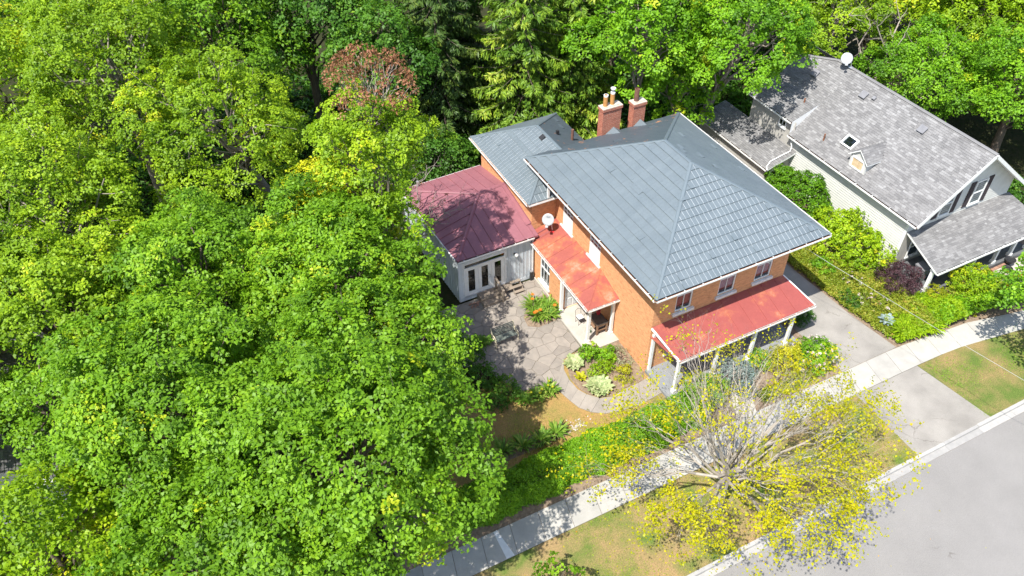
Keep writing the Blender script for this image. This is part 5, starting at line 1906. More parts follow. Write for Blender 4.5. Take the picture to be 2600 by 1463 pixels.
# overhead wires
def wire(name, label, pts, r, mat):
    m = MB()
    out = []
    for i in range(len(pts) - 1):
        a, b = Vector(pts[i]), Vector(pts[i + 1])
        for k in range(8):
            out.append(a.lerp(b, k / 8))
    out.append(Vector(pts[-1]))
    m.tube(out, r, 5)
    o = m.build(name, MT[mat])
    tag(o, label, 'wire')
wire('service_wire', 'thick pale service wire running from the brick house eave over the drive', [(8.75, -.12, 6.0), (9.75, -1.9, 5.42), (10.34, -3.09, 5.15), (11.05, -6.0, 5.03), (11.6, -9.0, 5.1), (12.1, -11.9, 5.25), (14.5, -22, 7.2)], .009, 'wire')

# ---------------------------------------------------------------- trees
def yellow_side(cx, cy, cz, rad, amt):
    def f(C):
        d = np.linalg.norm((C - np.array([cx, cy, cz])), axis=1)
        return np.where(d < rad, amt, 0.0)
    return f

M = L
tree('maple_tree', 'broad deep green maple spreading over the pavement end of the hedge', (-17.4, -4.0, 0), (-17.7, -4.4, 8.9), (5.2, 5.3, 4.5), M['maple'], 1, leaf=.165, lobes=32, lobe_r=.34, per=40, dens=2.5, spray=.46, twigs=1)
tree('maple_tree', 'round topped green maple standing against the sunroom and patio', (-14.2, 5.2, 0), (-14.4, 5.2, 8.9), (4.5, 4.5, 4.4), M['maple'], 2, leaf=.16, lobes=30, lobe_r=.34, per=38, dens=2.5, spray=.44, twigs=1, tint_fn=lambda C: np.full(len(C), .06))
tree('maple_tree', 'green maple with a shaded gap showing its trunk, beside the outbuilding roof', (-22.2, 1.6, 0), (-22.3, 1.2, 8.6), (4.5, 5.2, 4.3), M['maple'], 3, leaf=.165, lobes=28, lobe_r=.34, per=38, dens=2.5, spray=.46, twigs=1)
tree('maple_tree', 'green maple between the broad maple and the sunroom maple, leaning over the patio bushes', (-14.8, .6, 0), (-15.0, .3, 8.4), (3.9, 3.8, 3.9), M['maple'], 27, leaf=.16, lobes=26, per=38, dens=2.5, spray=.45, twigs=1)
tree('maple_tree', 'slim green maple in front of the outbuilding roof', (-26.6, 4.7, 0), (-26.8, 4.8, 7.0), (2.1, 2.6, 2.7), M['maple'], 28, leaf=.16, lobes=20, per=34, dens=2.5, spray=.44)
tree('maple_tree', 'green maple in the near corner between the road and the broad maple', (-22.8, -5.2, 0), (-22.9, -5.2, 6.8), (4.3, 3.9, 3.9), M['maple'], 24, leaf=.165, lobes=26, per=36, dens=2.4, spray=.46)
tree('maple_tree', 'small maple screening the end of the outbuilding', (-26.0, 8.6, 0), (-26.2, 8.8, 8.8), (3.4, 3.8, 3.6), M['ash'], 25, leaf=.16, lobes=26, dens=2.5, per=32, spray=.42, tint_fn=lambda C: np.full(len(C), -.05))
tree('ash_tree', 'pale lime ash rising beside the far end of the outbuilding roof', (-29.8, 12.6, 0), (-29.6, 12.0, 10.0), (3.2, 3.4, 3.4), M['ash'], 26, leaf=.16, lobes=24, lobe_r=.34, dens=2.4, per=28, bark='bark_dead', twigs=2)
tree('lime_tree', 'yellow green tree in front of the outbuilding, nearest the road', (-27.6, -2.2, 0), (-27.6, -2.2, 6.6), (3.7, 3.9, 3.6), M['lime'], 4, leaf=.165, lobes=22, dens=2.4, per=34)
tree('maple_tree', 'mid green maple between the outbuilding and the yellowing tree', (-19.9, 8.2, 0), (-20.0, 8.0, 8.2), (4.2, 4.4, 4.4), M['maple'], 5, leaf=.165, lobes=26, per=36, dens=2.4, spray=.46, tint_fn=lambda C: np.full(len(C), .04))
tree('ash_tree', 'fine leaved lime green ash standing over the outbuilding roof', (-25.6, 15.0, 0), (-25.6, 15.5, 9.3), (4.6, 5.0, 4.6), M['ash'], 6, leaf=.15, lobes=34, lobe_r=.32, per=30, spray=.4, dens=2.7, bark='bark_dead', twigs=2)
tree('ash_tree', 'open lime green ash whose pale forked trunk shows through', (-13.9, 24.2, 0), (-16.8, 18.6, 9.6), (4.4, 4.8, 4.6), M['ash'], 7, leaf=.15, lobes=32, lobe_r=.32, per=30, spray=.4, dens=2.5, bark='bark_dead', twigs=2)
tree('ash_tree', 'tall bright ash at the back behind the open one with the forked trunk', (-20.6, 25.5, 0), (-20.8, 26.0, 11.0), (5.0, 5.2, 5.4), M['ash'], 8, leaf=.17, lobes=34, lobe_r=.32, per=26, spray=.45, dens=2.2, bark='bark_dead', twigs=1)
tree('ash_tree', 'yellowish ash in the far back corner of the wood', (-28.6, 27.0, 0), (-28.4, 27.4, 10.4), (5.0, 5.4, 5.2), M['ash'], 9, leaf=.18, lobes=30, lobe_r=.34, per=24, spray=.48, dens=2.1, tint_fn=lambda C: np.full(len(C), .14))
def dead_top(root, rng):
    C, D, LT, lc, lr = crown_points(rng, (-10.4, 9.3, 15.7), (2.3, 2.1, 1.9), 20, .34, 2.6, -.5)
    P, N, S, T = spray_leaves(C, D, rng, 13, .3, .16, .2, noise_n=.9, tint=LT, droop=.8)
    v, q = leaf_quads(P, N, S, rng, .4)
    link('withered_top', fast_mesh('withered_top', v, q, T), M['brown'], root, label='withered rust brown top', kind='stuff')
    m = MB()
    for k in range(len(lc)):
        for _ in range(3):
            branch(m, (-10.7, 8.9, 13.2), lc[k] + rng.normal(size=3) * .35 - np.array([0, 0, .25]), .032, .008, rng, 6, .05, 4)
    m.build('bare_branch', MT['bark_dead'], root)
tree('ash_tree', 'ash with a withered rust brown top above green lower boughs', (-10.9, 10.4, 0), (-10.9, 8.5, 13.1), (2.9, 2.8, 2.7), M['ash'], 10, leaf=.155, lobes=24, lobe_r=.38, per=30, spray=.4, dens=2.8, bark='bark_dead', trunk_r=.2, twigs=1, extra=dead_top)
tree('yellowing_tree', 'small maple with yellowing leaves on its upper side', (-12.1, 10.0, 0), (-12.4, 10.2, 8.4), (3.2, 2.9, 3.4), M['yellowing'], 11, leaf=.16, lobes=24, lobe_r=.38, dens=2.6, per=34, spray=.44, trunk_r=.18, tint_fn=yellow_side(-13.0, 11.0, 11.0, 2.7, .42))
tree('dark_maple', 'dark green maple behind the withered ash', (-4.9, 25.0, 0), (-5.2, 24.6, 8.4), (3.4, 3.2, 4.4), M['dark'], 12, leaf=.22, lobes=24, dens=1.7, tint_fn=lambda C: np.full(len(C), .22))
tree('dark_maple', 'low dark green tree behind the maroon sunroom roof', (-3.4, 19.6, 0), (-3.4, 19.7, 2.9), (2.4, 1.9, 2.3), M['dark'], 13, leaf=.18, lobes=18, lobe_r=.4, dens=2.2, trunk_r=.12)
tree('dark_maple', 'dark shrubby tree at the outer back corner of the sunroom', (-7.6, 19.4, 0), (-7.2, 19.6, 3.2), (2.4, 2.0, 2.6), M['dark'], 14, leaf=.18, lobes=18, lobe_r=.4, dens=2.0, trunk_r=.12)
tree('maple_tree', 'large bright maple behind the twin chimneys', (11.4, 18.8, 0), (11.0, 18.0, 10.2), (4.9, 4.2, 5.0), M['maple_bright'], 15, leaf=.2, lobes=34, lobe_r=.31, dens=2.1, per=34, spray=.5, bark='bark_dead', twigs=2)
tree('maple_tree', 'bright maple whose boughs overhang the grey shingle roof', (17.0, 18.4, 0), (16.4, 14.6, 9.8), (4.4, 4.2, 4.2), M['maple_bright'], 16, leaf=.19, lobes=32, lobe_r=.32, dens=2.1, per=34, spray=.48, bark='bark_dead', twigs=2)
tree('maple_tree', 'low bright maple between the chimneys and the overhanging one', (14.6, 17.8, 0), (13.9, 17.6, 5.4), (2.9, 2.6, 3.0), M['maple_bright'], 17, leaf=.19, lobes=22, lobe_r=.36, dens=2.2, per=34, spray=.46, bark='bark_dead', trunk_r=.18, twigs=2)
tree('leafy_tree', 'lime tree with dead grey boughs behind the ridge dish', (28.6, 18.0, 0), (28.8, 18.4, 7.0), (4.6, 4.2, 4.4), M['ash'], 18, leaf=.18, lobes=30, lobe_r=.34, per=28, spray=.44, dens=2.3, bark='bark_dead', twigs=2)
tree('leafy_tree', 'bushy green tree behind the middle of the grey ridge', (30.2, 10.6, 0), (30.4, 11.0, 5.4), (3.6, 3.6, 3.6), M['maple_bright'], 19, leaf=.17, lobes=26, dens=2.4, per=34, tint_fn=lambda C: np.full(len(C), -.08), bark='bark_dead', twigs=3)
tree('leafy_tree', 'bright green tree beside the street gable of the clapboard house', (33.4, 5.4, 0), (33.2, 5.6, 6.2), (3.8, 3.9, 4.0), M['maple_bright'], 20, leaf=.175, lobes=28, dens=2.3, per=34, twigs=0)
tree('leafy_tree', 'tall vivid green tree at the far edge behind the gable tree', (36.5, 12.0, 0), (36.6, 12.4, 8.4), (4.4, 4.6, 5.0), M['lime'], 21, leaf=.19, lobes=28, dens=2.0, per=32, tint_fn=lambda C: np.full(len(C), -.12))
tree('street_tree', 'leafy street tree on the verge past the driveway apron', (20.0, -9.0, 0), (19.6, -8.6, 5.0), (3.3, 3.0, 2.7), M['maple_bright'], 22, leaf=.18, lobes=20, lobe_r=.36, dens=1.7, trunk_r=.16)
tree('sapling', 'small green sapling on the shaded verge below the pavement', (-11.2, -9.6, 0), (-10.8, -9.4, 2.2), (1.15, 1.0, 1.1), M['maple'], 23, leaf=.15, lobes=10, lobe_r=.42, dens=4, per=16, spray=.26, trunk_r=.06)
back_labels = ['woodland ash at the far side behind the corner ash', 'dark woodland tree in the farthest back corner behind the yellowish ash', 'woodland ash behind the tall bright ash, nearest the top edge', 'green woodland maple behind the open ash with the forked trunk', 'dark woodland tree between the withered ash and the forked ash', 'dark woodland tree directly behind the dark spruces', 'vivid woodland maple behind the large maple by the chimneys', 'vivid woodland maple behind the overhanging maple', 'bright woodland maple behind the ridge dish, farthest back', 'lime woodland ash behind the tree with dead boughs', 'lime woodland tree behind the far edge trees', 'lime woodland tree far beyond the gable tree', 'second woodland ash behind the tall bright ash', 'lime woodland tree past the far gable tree on the street side', 'woodland ash beside the back of the outbuilding', 'outermost lime woodland tree behind the far edge']
back = [(-33, 20, 9), (-35, 33, 10), (-26, 38, 11), (-14.0, 30, 10.5), (-8.5, 30.5, 11), (1.5, 35, 11), (9, 31, 11), (16, 29, 10.5), (23, 26, 9.5), (30, 26, 9), (36, 21, 8.5), (42, 14, 8), (-20, 36, 11), (41, 4, 7), (-34, 8, 8), (48, 24, 9)]
for i, (x_, y_, z2) in enumerate(back):
    mt = ('dark', 'ash', 'maple', 'maple', 'dark', 'dark', 'maple_bright', 'maple_bright', 'maple_bright', 'ash', 'lime', 'lime', 'ash', 'lime', 'ash', 'lime')[i]
    tree('woodland_tree', back_labels[i], (x_, y_, 0), (x_, y_, z2 - 1), (5.0, 5.0, 5.6), M[mt], 100 + i, leaf=.24, lobes=26, dens=1.6, per=22, spray=.58, group='woodland trees behind the houses', twigs=0)

# bare tree whose twigs reach over the sunroom roof
def bare_tree(name, label, base, tips, r0, mat, seed, sub=5, leaves=None):
    rng = np.random.default_rng(seed)
    root = thing(name, label, 'tree', base)
    mb = MB()
    LP = []
    b = np.array(base, float)
    for tp in tips:
        tp = np.array(tp, float)
        pp = branch(mb, b + np.array([0, 0, .3]), tp, r0, r0 * .22, rng, 7, .10, 6)
        for k in range(2, 7):
            for _ in range(2):
                d = unit((tp - b) / np.linalg.norm(tp - b) + rng.normal(size=3) * .7)
                e = pp[k] + d * rng.uniform(.7, 1.5)
                p2 = branch(mb, pp[k], e, r0 * .22, .009, rng, 5, .02, 4)
                for _ in range(sub):
                    j = rng.integers(1, 5)
                    d2 = unit(d + rng.normal(size=3) * .8)
                    e2 = p2[j] + d2 * rng.uniform(.3, .75)
                    branch(mb, p2[j], e2, .009, .004, rng, 4, .02, 3)
                    LP.append(e2)
    mb.build('branch', MT[mat], root)
    if leaves:
        LP = np.array(LP)
        s = rng.choice(len(LP), leaves, replace=False)
        P, N, S, T = spray_leaves(LP[s], unit(rng.normal(size=(leaves, 3))), rng, 7, .14, .10, .2, noise_n=.9)
        v, q = leaf_quads(P, N, S, rng)
        link('withered_leaf', fast_mesh('withered_leaf', v, q, T), L['brown'], root, kind='stuff')
bare_tree('bare_tree', 'bare grey dead tree reaching over the maroon sunroom roof', (-8.6, 14.2, 0), [(-6.0, 13.2, 5.0), (-5.5, 12.0, 4.9), (-6.3, 15.0, 5.4), (-8.0, 13.4, 6.4), (-7.2, 16.6, 6.2), (-6.9, 14.4, 6.3)], .07, 'bark_dead', 61, 5, 26)
bare_tree('bare_tree', 'leafless grey boughs in front of the lime tree behind the ridge', (29.6, 12.6, 0), [(27.4, 13.6, 8.2), (26.6, 15.6, 8.4), (30.4, 15.0, 8.8), (28.2, 12.0, 7.6)], .12, 'bark_dead', 62, 4)

# spruces
def spruce(name, label, base, h, rad, mat, seed, z0=1.5, n_whorl=26, blade=.42):
    rng = np.random.default_rng(seed)
    root = thing(name, label, 'tree', base)
    b = np.array(base, float)
    mb = MB()
    mb.tube([b, b + np.array([0, 0, h * .5]), b + np.array([0, 0, h])], [.32, .2, .03], 8)
    P, N, T_, S, TT = [], [], [], [], []
    for w in range(n_whorl):
        t = w / n_whorl
        z = z0 + (h - z0) * t
        L0 = rad * (1 - t) ** .8 + .3
        nb_ = int(5 + 4 * (1 - t))
        a0 = rng.uniform(0, 6.28)
        for k in range(nb_):
            a = a0 + k * 6.283 / nb_ + rng.normal() * .22
            Lb = L0 * rng.uniform(.7, 1.15)
            d = np.array([math.cos(a), math.sin(a), 0])
            s = np.linspace(0, 1, 9)
            pts = b + np.array([0, 0, z + rng.normal() * .15]) + d * (s * Lb)[:, None]
            pts[:, 2] += -Lb * .42 * s + Lb * .26 * s ** 2 + 0.0
            mb.tube(pts, list(.045 * (1 - s * .85) * (1 - t * .5)), 4, cap=False)
            tone = rng.normal(.42, .16)
            m = int(Lb * 30)
            ss = rng.uniform(.12, 1.0, m) ** .8
            base_p = np.stack([np.interp(ss, s, pts[:, i]) for i in range(3)], 1)
            side = np.array([-d[1], d[0], 0])
            sg = rng.choice([-1, 1], m)
            fan = Lb * .24 * (1 - ss * .6) * rng.uniform(0.1, 1, m)
            hang = rng.uniform(.15, 1.0, m)
            p = base_p + side * (sg * fan)[:, None] + np.array([0, 0, -1]) * (fan * .55)[:, None]
            dirv = side * (sg * .5)[:, None] + d * rng.uniform(.1, .7, m)[:, None] + np.array([0, 0, -1]) * hang[:, None]
            dirv = unit(dirv)
            sz = blade * rng.uniform(.6, 1.25, m)
            for rep in range(3):
                dd = unit(dirv + rng.normal(size=(m, 3)) * .28)
                P.append(p + dd * (sz * .45)[:, None])
                T_.append(dd)
                N.append(unit(np.array([0, 0, .7]) + d * .5 + rng.normal(size=(m, 3)) * .5))
                S.append(sz)
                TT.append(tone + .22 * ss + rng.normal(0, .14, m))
    P, N, T_, S, TT = [np.concatenate(q) for q in (P, N, T_, S, TT)]
    v, q = leaf_quads(P, N, S, rng, .26, .04, T_)
    link('crown', fast_mesh('crown', v, q, TT), mat, root, kind='stuff')
    mb.build('trunk', MT['bark'], root)
spruce('spruce_tree', 'tall sunlit spruce with drooping boughs behind the rear wing roof', (4.0, 21.8, 0), 23, 3.9, L['spruce'], 71)
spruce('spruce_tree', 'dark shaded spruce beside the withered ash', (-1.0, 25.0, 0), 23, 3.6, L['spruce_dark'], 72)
spruce('spruce_tree', 'slim dark spruce between the sunlit spruce and the chimneys', (7.6, 21.2, 0), 17, 3.3, L['spruce'], 73, z0=.8)
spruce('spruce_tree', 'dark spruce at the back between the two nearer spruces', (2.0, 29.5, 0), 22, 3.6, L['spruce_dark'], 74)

# ---------------------------------------------------------------- the sparse yellow tree on the verge
def yellow_tree():
    rng = np.random.default_rng(90)
    root = thing('thinning_tree', 'sparse yellow leaved tree with bare pale branches on the scorched verge', 'tree', (-1.8, -8.7, 0))
    mb = MB()
    hub = np.array([-1.75, -8.65, 2.6])
    mb.tube([(-1.8, -8.7, -.05), (-1.82, -8.72, .5), (-1.75, -8.68, 1.6), hub], [.34, .24, .20, .19], 10, cap=False)
    ends = []
    def grow(p, d, L_, r, depth):
        e = p + d * L_
        n = 5
        t = np.linspace(0, 1, n)
        off = rng.normal(size=(n, 3)) * L_ * .03
        off[0] = 0
        pts = p + (e - p) * t[:, None] + off
        r1 = r * (.55 if depth < 3 else .4)
        mb.tube(pts, list(r + (r1 - r) * t), 6 if depth < 2 else (4 if depth < 3 else 3), cap=False)
        if depth >= 4:
            ends.append((pts[-1], d))
            ends.append((pts[2], d))
            return
        m = (4, 4, 3, 3)[depth]
        for k in range(m):
            f = rng.uniform(.42, 1.0) if k else 1.0
            q = pts[0] + (pts[-1] - pts[0]) * f
            i = min(int(f * (n - 1)), n - 2)
            q = pts[i] + (pts[i + 1] - pts[i]) * (f * (n - 1) - i)
            sp = (.24, .32, .42, .5)[depth]
            d2 = unit(d + rng.normal(size=3) * sp + np.array([0, 0, .12]))
            grow(q, d2, L_ * rng.uniform(.5, .74), r1 * rng.uniform(.55, .8), depth + 1)
    n = 27
    for k in range(n):
        a = k * 2.399 + .4
        el = R((28, 62, 42, 75, 34, 52, 24, 58, 38, 68, 30, 48, 80, 22, 45, 33, 55, 26, 40, 64, 31, 50, 20, 44, 36, 57, 29)[k])
        d = np.array([math.cos(a) * math.cos(el), math.sin(a) * math.cos(el), math.sin(el)])
        grow(hub + np.array([0, 0, rng.uniform(-.5, .5)]), d, rng.uniform(2.6, 3.3) * (1.0 + .15 * math.cos(el)), rng.uniform(.055, .095), 0)
    mb.build('trunk', MT['bark_pale'], root)
    E_ = np.array([e for e, d in ends])
    D_ = np.array([d for e, d in ends])
    rel = E_ - np.array([-1.75, -8.65, 0])
    out = np.hypot(rel[:, 0], rel[:, 1]) / 6.0
    # the boughs towards the house and the crown top have lost most leaves
    prob = .06 + .53 * out - .05 * np.maximum(E_[:, 2] - 5.2, 0) - .075 * np.maximum(rel[:, 1], 0) - .02 * rel[:, 0] - .10 * np.maximum(-4.2 - rel[:, 0], 0)
    clump = .5 + .5 * np.sin(E_[:, 0] * 1.9 + 1) * np.sin(E_[:, 1] * 2.1) * np.sin(E_[:, 2] * 1.7 + 2)
    keep = rng.uniform(0, 1, len(E_)) < np.clip(prob + (clump - .5) * .5, .03, .85)
    C, D = E_[keep], D_[keep]
    P, N, S, T = spray_leaves(C, D, rng, 9, .30, .108, .45, noise_n=.6, droop=.4, flat=.4, tint=np.clip((C[:, 2] - 5) * .03, -.1, .15))
    v, q = leaf_quads(P, N, S, rng, .75)
    link('crown', fast_mesh('crown', v, q, T), L['yellow'], root, kind='stuff')
    return len(C)
n_y = yellow_tree()
def fallen():
    rng = np.random.default_rng(140)
    n = 900
    p = np.column_stack([rng.normal(-1.2, 3.8, n), rng.normal(-9.0, 2.6, n)])
    z = np.where(p[:, 1] < -11.24, -.105, np.where(p[:, 1] < -10.72, .045, np.where((p[:, 1] > -6.45) & (p[:, 1] < -4.9), .035, .02)))
    k = p[:, 1] < -4.9
    P = np.column_stack([p, z])[k]
    v, q = leaf_quads(P, unit(rng.normal(size=(len(P), 3)) * .3 + np.array([0, 0, 1])), rng.uniform(.05, .10, len(P)), rng, .75)
    link('fallen_leaf', fast_mesh('fallen_leaf', v, q, rng.uniform(.2, 1, len(P))), L['yellow'], None, kind='stuff')
fallen()

# ---------------------------------------------------------------- hedge, shrubs and beds
def hedge():
    rng = np.random.default_rng(31)
    root = thing('cedar_hedge', 'long clipped bright green hedge along the pavement', 'hedge', (-6.5, -3.7, 0))
    n = 17000
    x0, x1, y0, y1, h = -13.4, .9, -4.45, -2.8, 1.38
    C, D = [], []
    u = rng.uniform(x0, x1, n)
    s = rng.choice(3, n, p=[.42, .36, .22])
    y = np.where(s == 0, rng.uniform(y0, y1, n), np.where(s == 1, y0, y1))
    z = np.where(s == 0, h, rng.uniform(.08, h, n))
    lump = .10 * np.sin(u * 2.1) + .07 * np.sin(u * 5.3 + y * 3) + .05 * np.sin(y * 6 + u)
    C = np.stack([u, y, z], 1)
    D = np.stack([np.zeros(n), np.where(s == 1, -1.0, np.where(s == 2, 1.0, 0)), np.where(s == 0, 1.0, .15)], 1)
    # rounded shoulders and a lumpy top
    yc = (y0 + y1) / 2
    rr = (C[:, 1] - yc) / ((y1 - y0) / 2)
    C[:, 2] -= np.where(s == 0, .25 * np.abs(rr) ** 3, 0)
    C[:, 1] += np.where(s > 0, -np.sign(rr) * .22 * (C[:, 2] / h) ** 4, 0)
    C += D * (lump + rng.normal(0, .05, n))[:, None]
    P, N, S, T = spray_leaves(C, unit(D + rng.normal(size=(n, 3)) * .3), rng, 7, .10, .085, .45, noise_n=.6, tint=lump * .6)
    v, q = leaf_quads(P, N, S, rng, .5)
    link('foliage', fast_mesh('foliage', v, q, T), L['hedge'], root, kind='stuff')
    m = MB()
    x = x0 + .2
    while x < x1:
        for k in range(3):
            branch(m, (x, yc + rng.uniform(-.3, .3), 0), (x + rng.uniform(-.4, .4), yc + rng.uniform(-.6, .6), h * .8), .03, .01, rng, 4, 0, 4)
        x += .45
    m.build('stem', MT['bark_dead'], root)
hedge()

shrub('hydrangea', 'leafy dark green bush against the clapboard wall, nearest the side extension', (16.9, 7.3, 1.5), (1.35, 2.5, 1.6), L['maple_bright'], 41, leaf=.13, lobes=20, dens=8, per=14, spray=.2, tint=-.2)
shrub('lime_shrub', 'large lime green shrub between the driveway and the clapboard wall', (16.7, 2.4, 1.25), (1.75, 2.9, 1.4), L['lime'], 42, leaf=.13, lobes=22, dens=8, per=14, spray=.2)
shrub('green_shrub', 'dark green bush at the foot of the gable side trees', (30.0, 2.2, .8), (1.8, 1.8, 1.0), L['dark'], 150, leaf=.14, lobes=16, dens=7, per=14, spray=.22, tint=.1)
shrub('purple_shrub', 'dark purple leaved shrub by the porch corner', (16.95, -1.55, 1.0), (1.15, 1.2, 1.15), L['purple'], 43, leaf=.075, lobes=20, dens=14, per=14, spray=.16)
shrub('yellow_conifer', 'yellow green feathery ball shrub between the purple and lime bushes', (18.1, -3.2, .6), (.62, .62, .72), L['gold'], 44, leaf=.07, lobes=14, dens=24, per=14, spray=.12, tint=-.28)
shrub('lime_shrub', 'bright lime green shrub in front of the grey porch', (20.6, -3.75, 1.05), (1.45, 1.05, 1.15), L['lime'], 45, leaf=.1, lobes=20, dens=12, per=14, spray=.17, tint=.08)
shrub('green_shrub', 'mid green bush at the verge side of the lime shrub', (23.2, -4.7, .6), (1.3, .8, .7), L['maple'], 46, leaf=.1, lobes=14, dens=12, per=14, spray=.16, flower=L['orange'], nflower=26, fleaf=.07)
shrub('boxwood', 'dark clipped boxwood ball beside the porch post and drive', (10.15, -.75, .62), (.72, .80, .66), L['box'], 47, leaf=.05, lobes=26, lobe_r=.36, dens=45, per=12, spray=.08)
shrub('flowering_shrub', 'shrub with pale pink flower heads beside the driveway', (8.55, -3.6, .72), (1.35, 1.05, .85), L['maple_bright'], 48, leaf=.085, lobes=20, dens=15, per=14, spray=.15, flower=L['pinkwhite'], nflower=85, fleaf=.085)
shrub('yellow_shrub', 'yellow green shrub between the blue spruce and pink flowers', (6.75, -3.2, .75), (1.0, .95, .9), L['gold'], 49, leaf=.09, lobes=16, dens=14, per=14, spray=.15, tint=-.1)
shrub('green_shrub', 'rounded fresh green shrub before the front porch steps', (1.6, -3.1, .85), (1.2, 1.1, .95), L['hedge'], 50, leaf=.09, lobes=18, dens=14, per=14, spray=.15)
shrub('green_shrub', 'upright soft green bush against the porch middle', (5.6, -2.7, .7), (.6, .55, .85), L['hedge'], 51, leaf=.08, lobes=12, dens=20, per=14, spray=.14, tint=-.05)
def blue_spruce():
    rng = np.random.default_rng(52)
    root = thing('blue_spruce', 'low spreading blue grey spruce in front of the porch', 'shrub', (3.75, -3.0, 0))
    C, D, LT, lc, lr = crown_points(rng, (3.75, -3.0, .65), (1.3, 1.15, .75), 22, .4, 11, -.4)
    P, N, S, T = spray_leaves(C, D, rng, 16, .2, .13, .4, noise_n=.6, tint=LT)
    v, q = leaf_quads(P, N, S, rng, .28)
    link('foliage', fast_mesh('foliage', v, q, T), L['blue'], root, kind='stuff')
    m = MB()
    for k in range(len(lc)):
        branch(m, (3.75, -3.0, .05), lc[k], .03, .01, rng, 4, .04, 4)
    m.build('stem', MT['bark'], root)
blue_spruce()
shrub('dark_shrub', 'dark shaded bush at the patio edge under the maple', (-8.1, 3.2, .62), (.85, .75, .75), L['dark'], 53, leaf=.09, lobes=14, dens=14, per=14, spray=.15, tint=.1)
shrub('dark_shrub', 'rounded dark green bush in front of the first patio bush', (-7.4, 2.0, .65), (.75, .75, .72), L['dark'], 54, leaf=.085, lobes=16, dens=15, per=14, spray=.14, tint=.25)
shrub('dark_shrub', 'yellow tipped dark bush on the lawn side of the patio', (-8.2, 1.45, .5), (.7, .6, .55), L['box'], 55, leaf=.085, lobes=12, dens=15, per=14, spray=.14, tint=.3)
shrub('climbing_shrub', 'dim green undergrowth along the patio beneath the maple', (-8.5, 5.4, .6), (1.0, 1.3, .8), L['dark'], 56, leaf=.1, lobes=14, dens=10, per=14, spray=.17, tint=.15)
shrub('peony', 'leafy bright green perennial nearest the porch slab', (-2.15, 2.3, .45), (.62, .52, .55), L['maple_bright'], 57, leaf=.1, lobes=12, dens=22, per=12, spray=.14, tint=.12)
shrub('peony', 'bright green perennial clump beside the brick wall bed', (-1.35, 1.75, .40), (.55, .52, .48), L['maple_bright'], 58, leaf=.1, lobes=11, dens=22, per=12, spray=.14, tint=.14)
shrub('peony', 'broad green perennial in the middle of the path bed', (-2.2, 1.05, .32), (.85, .62, .40), L['lime'], 59, leaf=.09, lobes=12, dens=20, per=12, spray=.13, tint=-.12)
shrub('peony', 'yellow green perennial at the front corner of the path bed', (-1.25, .25, .27), (.62, .55, .34), L['gold'], 60, leaf=.08, lobes=10, dens=20, per=12, spray=.13, tint=-.12)
shrub('lambs_ear', 'sparse grey green perennial against the brick wall', (-.62, 1.4, .17), (.58, 1.15, .22), L['sage'], 63, leaf=.07, lobes=12, dens=12, per=9, spray=.13)
strap_plant('hosta', 'pale variegated hosta at the patio end of the path bed', (-3.2, 2.2, .03), 170, .42, .11, L['hosta'], 64, rise=.8, rad=.36)
strap_plant('hosta', 'larger pale variegated hosta on the outer bend of the path', (-2.85, .1, .03), 230, .48, .12, L['hosta'], 65, rise=.75, rad=.45)
strap_plant('hosta', 'small yellow green hosta between the two pale hostas', (-3.3, 1.2, .03), 60, .3, .08, L['gold'], 66, rise=.7, rad=.2)
for i, (x_, y_, fl, lb) in enumerate(((-3.2, 6.4, 3, 'orange flowered day lily clump nearest the bench'), (-2.55, 6.15, 1, 'day lily clump beside the porch slab corner'), (-3.0, 7.2, 2, 'orange flowered day lily clump by the brick wall window'), (-2.3, 6.9, 0, 'day lily clump against the brick side wall'))):
    strap_plant('day_lily', lb, (x_, y_, .0), 105, .85, .045, L['strap'], 67 + i, rise=.55, flower=L['orange'], nflower=fl, fsize=.15, fh=.72, rad=.3)
sheet('lily_bed', [(-3.95, 6.7), (-4.05, 5.95), (-3.5, 5.6), (-2.3, 5.65), (-1.85, 6.1), (-1.78, 7.9), (-3.0, 7.8)], .034, MT['soil'])
strap_plant('fern', 'bright fern beside the end of the bench', (-7.05, 5.9, 0), 90, .75, .07, L['strap'], 75, rise=.6, rad=.2)
for i, (x_, y_, lb) in enumerate(((-6.8, 1.15, 'shaded iris clump nearest the dark bushes'), (-6.1, 1.1, 'iris clump in the middle of the lawn edge row'), (-5.3, 1.15, 'sunlit yellowish iris clump at the path end'))):
    strap_plant('iris', lb, (x_, y_, 0), 80, .65, .05, L['strap'], 76 + i, rise=.7, rad=.22, flower=L['gold'] if i else None, nflower=3 if i else 0, fsize=.1, fh=.6)
for i, (x_, y_, lb) in enumerate(((-9.2, -1.2, 'shaded iris clump by the hedge, deepest under the maple'), (-8.2, -1.35, 'shaded iris clump by the hedge, second from the maple'), (-7.2, -1.45, 'iris clump by the hedge at the edge of the shade'), (-6.3, -1.4, 'sunlit iris clump by the hedge near the pale stones'))):
    strap_plant('iris', lb, (x_, y_, 0), 85, .7, .05, L['strap'], 80 + i, rise=.65, rad=.28)
sheet('iris_bed', [(-10.2, -1.75), (-5.7, -1.75), (-5.6, -1.0), (-10.2, -.8)], -.003, MT['soil'])
drv = lambda pts: .55 * np.clip((pts[:, 0] - 13.4) / 3.0, 0, 1)
carpet('ground_cover', [(12.95, 8.5), (13.0, 3.2), (13.15, 0.3), (13.3, -1.7), (13.7, -4.2), (16.4, -5.0), (17.0, -2.4), (16.2, .5), (15.4, 2.5), (15.6, 8.5)], .42, L['cover'], 91, 6200, .105, 11, .15, drv)
carpet('ground_cover', [(13.75, -4.1), (13.85, -4.88), (15.4, -5.05), (17.2, -5.2), (18.5, -5.3), (18.8, -3.9), (17.2, -2.6)], .42, L['lime'], 92, 1500, .12, 11, .16, drv)
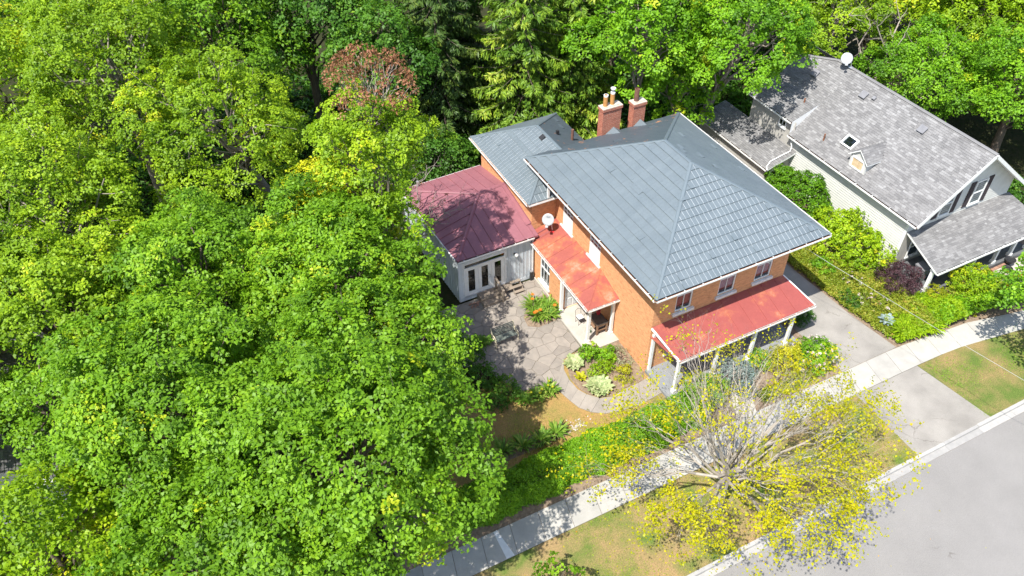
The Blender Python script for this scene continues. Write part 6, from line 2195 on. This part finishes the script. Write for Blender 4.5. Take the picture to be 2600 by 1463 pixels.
carpet('ground_cover', [(16.6, -4.7), (17.0, -5.2), (18.6, -5.3), (20.4, -5.65), (22.4, -6.1), (23.5, -5.4), (20.4, -4.4), (18.6, -3.6)], .45, L['hedge'], 93, 800, .11, 10, .15, drv)
carpet('ground_cover', [(18.8, -3.2), (19.6, -4.9), (22.0, -5.6), (22.6, -4.4), (22.0, -2.9)], .3, L['cover'], 94, 700, .10, 9, .14, drv)
carpet('ground_cover', [(4.3, -4.7), (7.0, -4.75), (9.4, -4.5), (9.2, -4.0), (4.5, -3.9)], .18, L['cover'], 95, 500, .09, 9, .13)
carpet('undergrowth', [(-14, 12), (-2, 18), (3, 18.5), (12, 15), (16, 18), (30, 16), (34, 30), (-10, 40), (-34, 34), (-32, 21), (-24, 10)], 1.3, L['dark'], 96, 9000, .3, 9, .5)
for i, (c_, r_, m_, lf, fl, nf, lb) in enumerate((
    ((13.75, -1.0, .35), (.5, .75, .42), 'dark', .08, None, 0, 'dark green clump at the driveway edge of the ground cover'),
    ((14.7, -1.9, .5), (.75, .9, .48), 'cover', .085, 'pinkwhite', 22, 'bronze tinged spirea with faded pink heads beside the purple bush'),
    ((15.1, .1, .5), (.8, .9, .5), 'cover', .085, 'pinkwhite', 14, 'bronze tinged spirea in the middle of the ground cover'),
    ((14.3, 1.9, .45), (.7, .9, .48), 'maple_bright', .085, None, 0, 'fresh green mound in the ground cover by the shaded drive'),
    ((14.5, 4.6, .5), (.75, 1.1, .5), 'lime', .1, None, 0, 'lime green mound in the ground cover below the roof corner'),
    ((18.4, -4.5, .42), (.75, .55, .48), 'hedge', .08, None, 0, 'low green bush at the pavement edge below the yellow conifer'),
    ((19.7, -4.9, .35), (.5, .45, .42), 'gold', .08, None, 0, 'small golden shrub at the pavement edge below the bright lime shrub'),
    ((16.0, -3.5, .45), (.7, .6, .45), 'gold', .09, None, 0, 'golden yellow mound below the purple bush'))):
    shrub('perennial', lb, c_, r_, L[m_], 120 + i, leaf=lf, lobes=12, dens=16, per=13, spray=.14, flower=L[fl] if fl else None, nflower=nf, fleaf=.06)
for i, (x_, y_, lb) in enumerate(((14.6, -4.45, 'arching lime strap leaved clump nearest the driveway corner'), (15.4, -4.6, 'arching lime strap leaved clump second from the driveway corner'), (16.2, -4.75, 'arching lime strap leaved clump third from the driveway corner'), (15.2, -3.8, 'arching lime strap leaved clump behind the pavement row'))):
    strap_plant('strap_plant', lb, (x_, y_, .1), 150, .8, .05, L['lime'], 130 + i, rise=.7, rad=.38)
strap_plant('hosta', 'blue green hosta among the ground cover by the driveway', (14.35, -3.3, .2), 70, .5, .13, L['blue'], 136, rise=.7, rad=.2)
def grass(name, poly, n, mat, seed):
    rng = np.random.default_rng(seed)
    xs, ys = [p[0] for p in poly], [p[1] for p in poly]
    p = rng.uniform((min(xs), min(ys)), (max(xs), max(ys)), (n, 2))
    d = np.sin(p[:, 0] * .9 + 2) + np.sin(p[:, 1] * 1.4 + p[:, 0] * .4) + rng.normal(0, .7, n)
    p = p[d > .5]
    m = len(p)
    P = np.column_stack([p, rng.uniform(.01, .04, m)])
    T = unit(np.column_stack([rng.normal(size=(m, 2)) * .6, np.ones(m)]))
    v, q = leaf_quads(P, unit(rng.normal(size=(m, 3))), rng.uniform(.05, .11, m), rng, .22, .02, T)
    link(name, fast_mesh(name, v, q, rng.normal(.45, .22, m)), mat, None, kind='stuff')
grass('grass', [(-16, -10.6), (9, -10.6), (9, -6.5), (-16, -6.5)], 26000, L['lime'], 97)
grass('grass', [(14.4, -10.6), (26, -10.6), (26, -7.3), (14, -6.6)], 16000, L['hedge'], 98)
grass('grass', [(-11, -2.4), (0, -2.4), (-4, .5), (-8, .9)], 9000, L['lime'], 99)
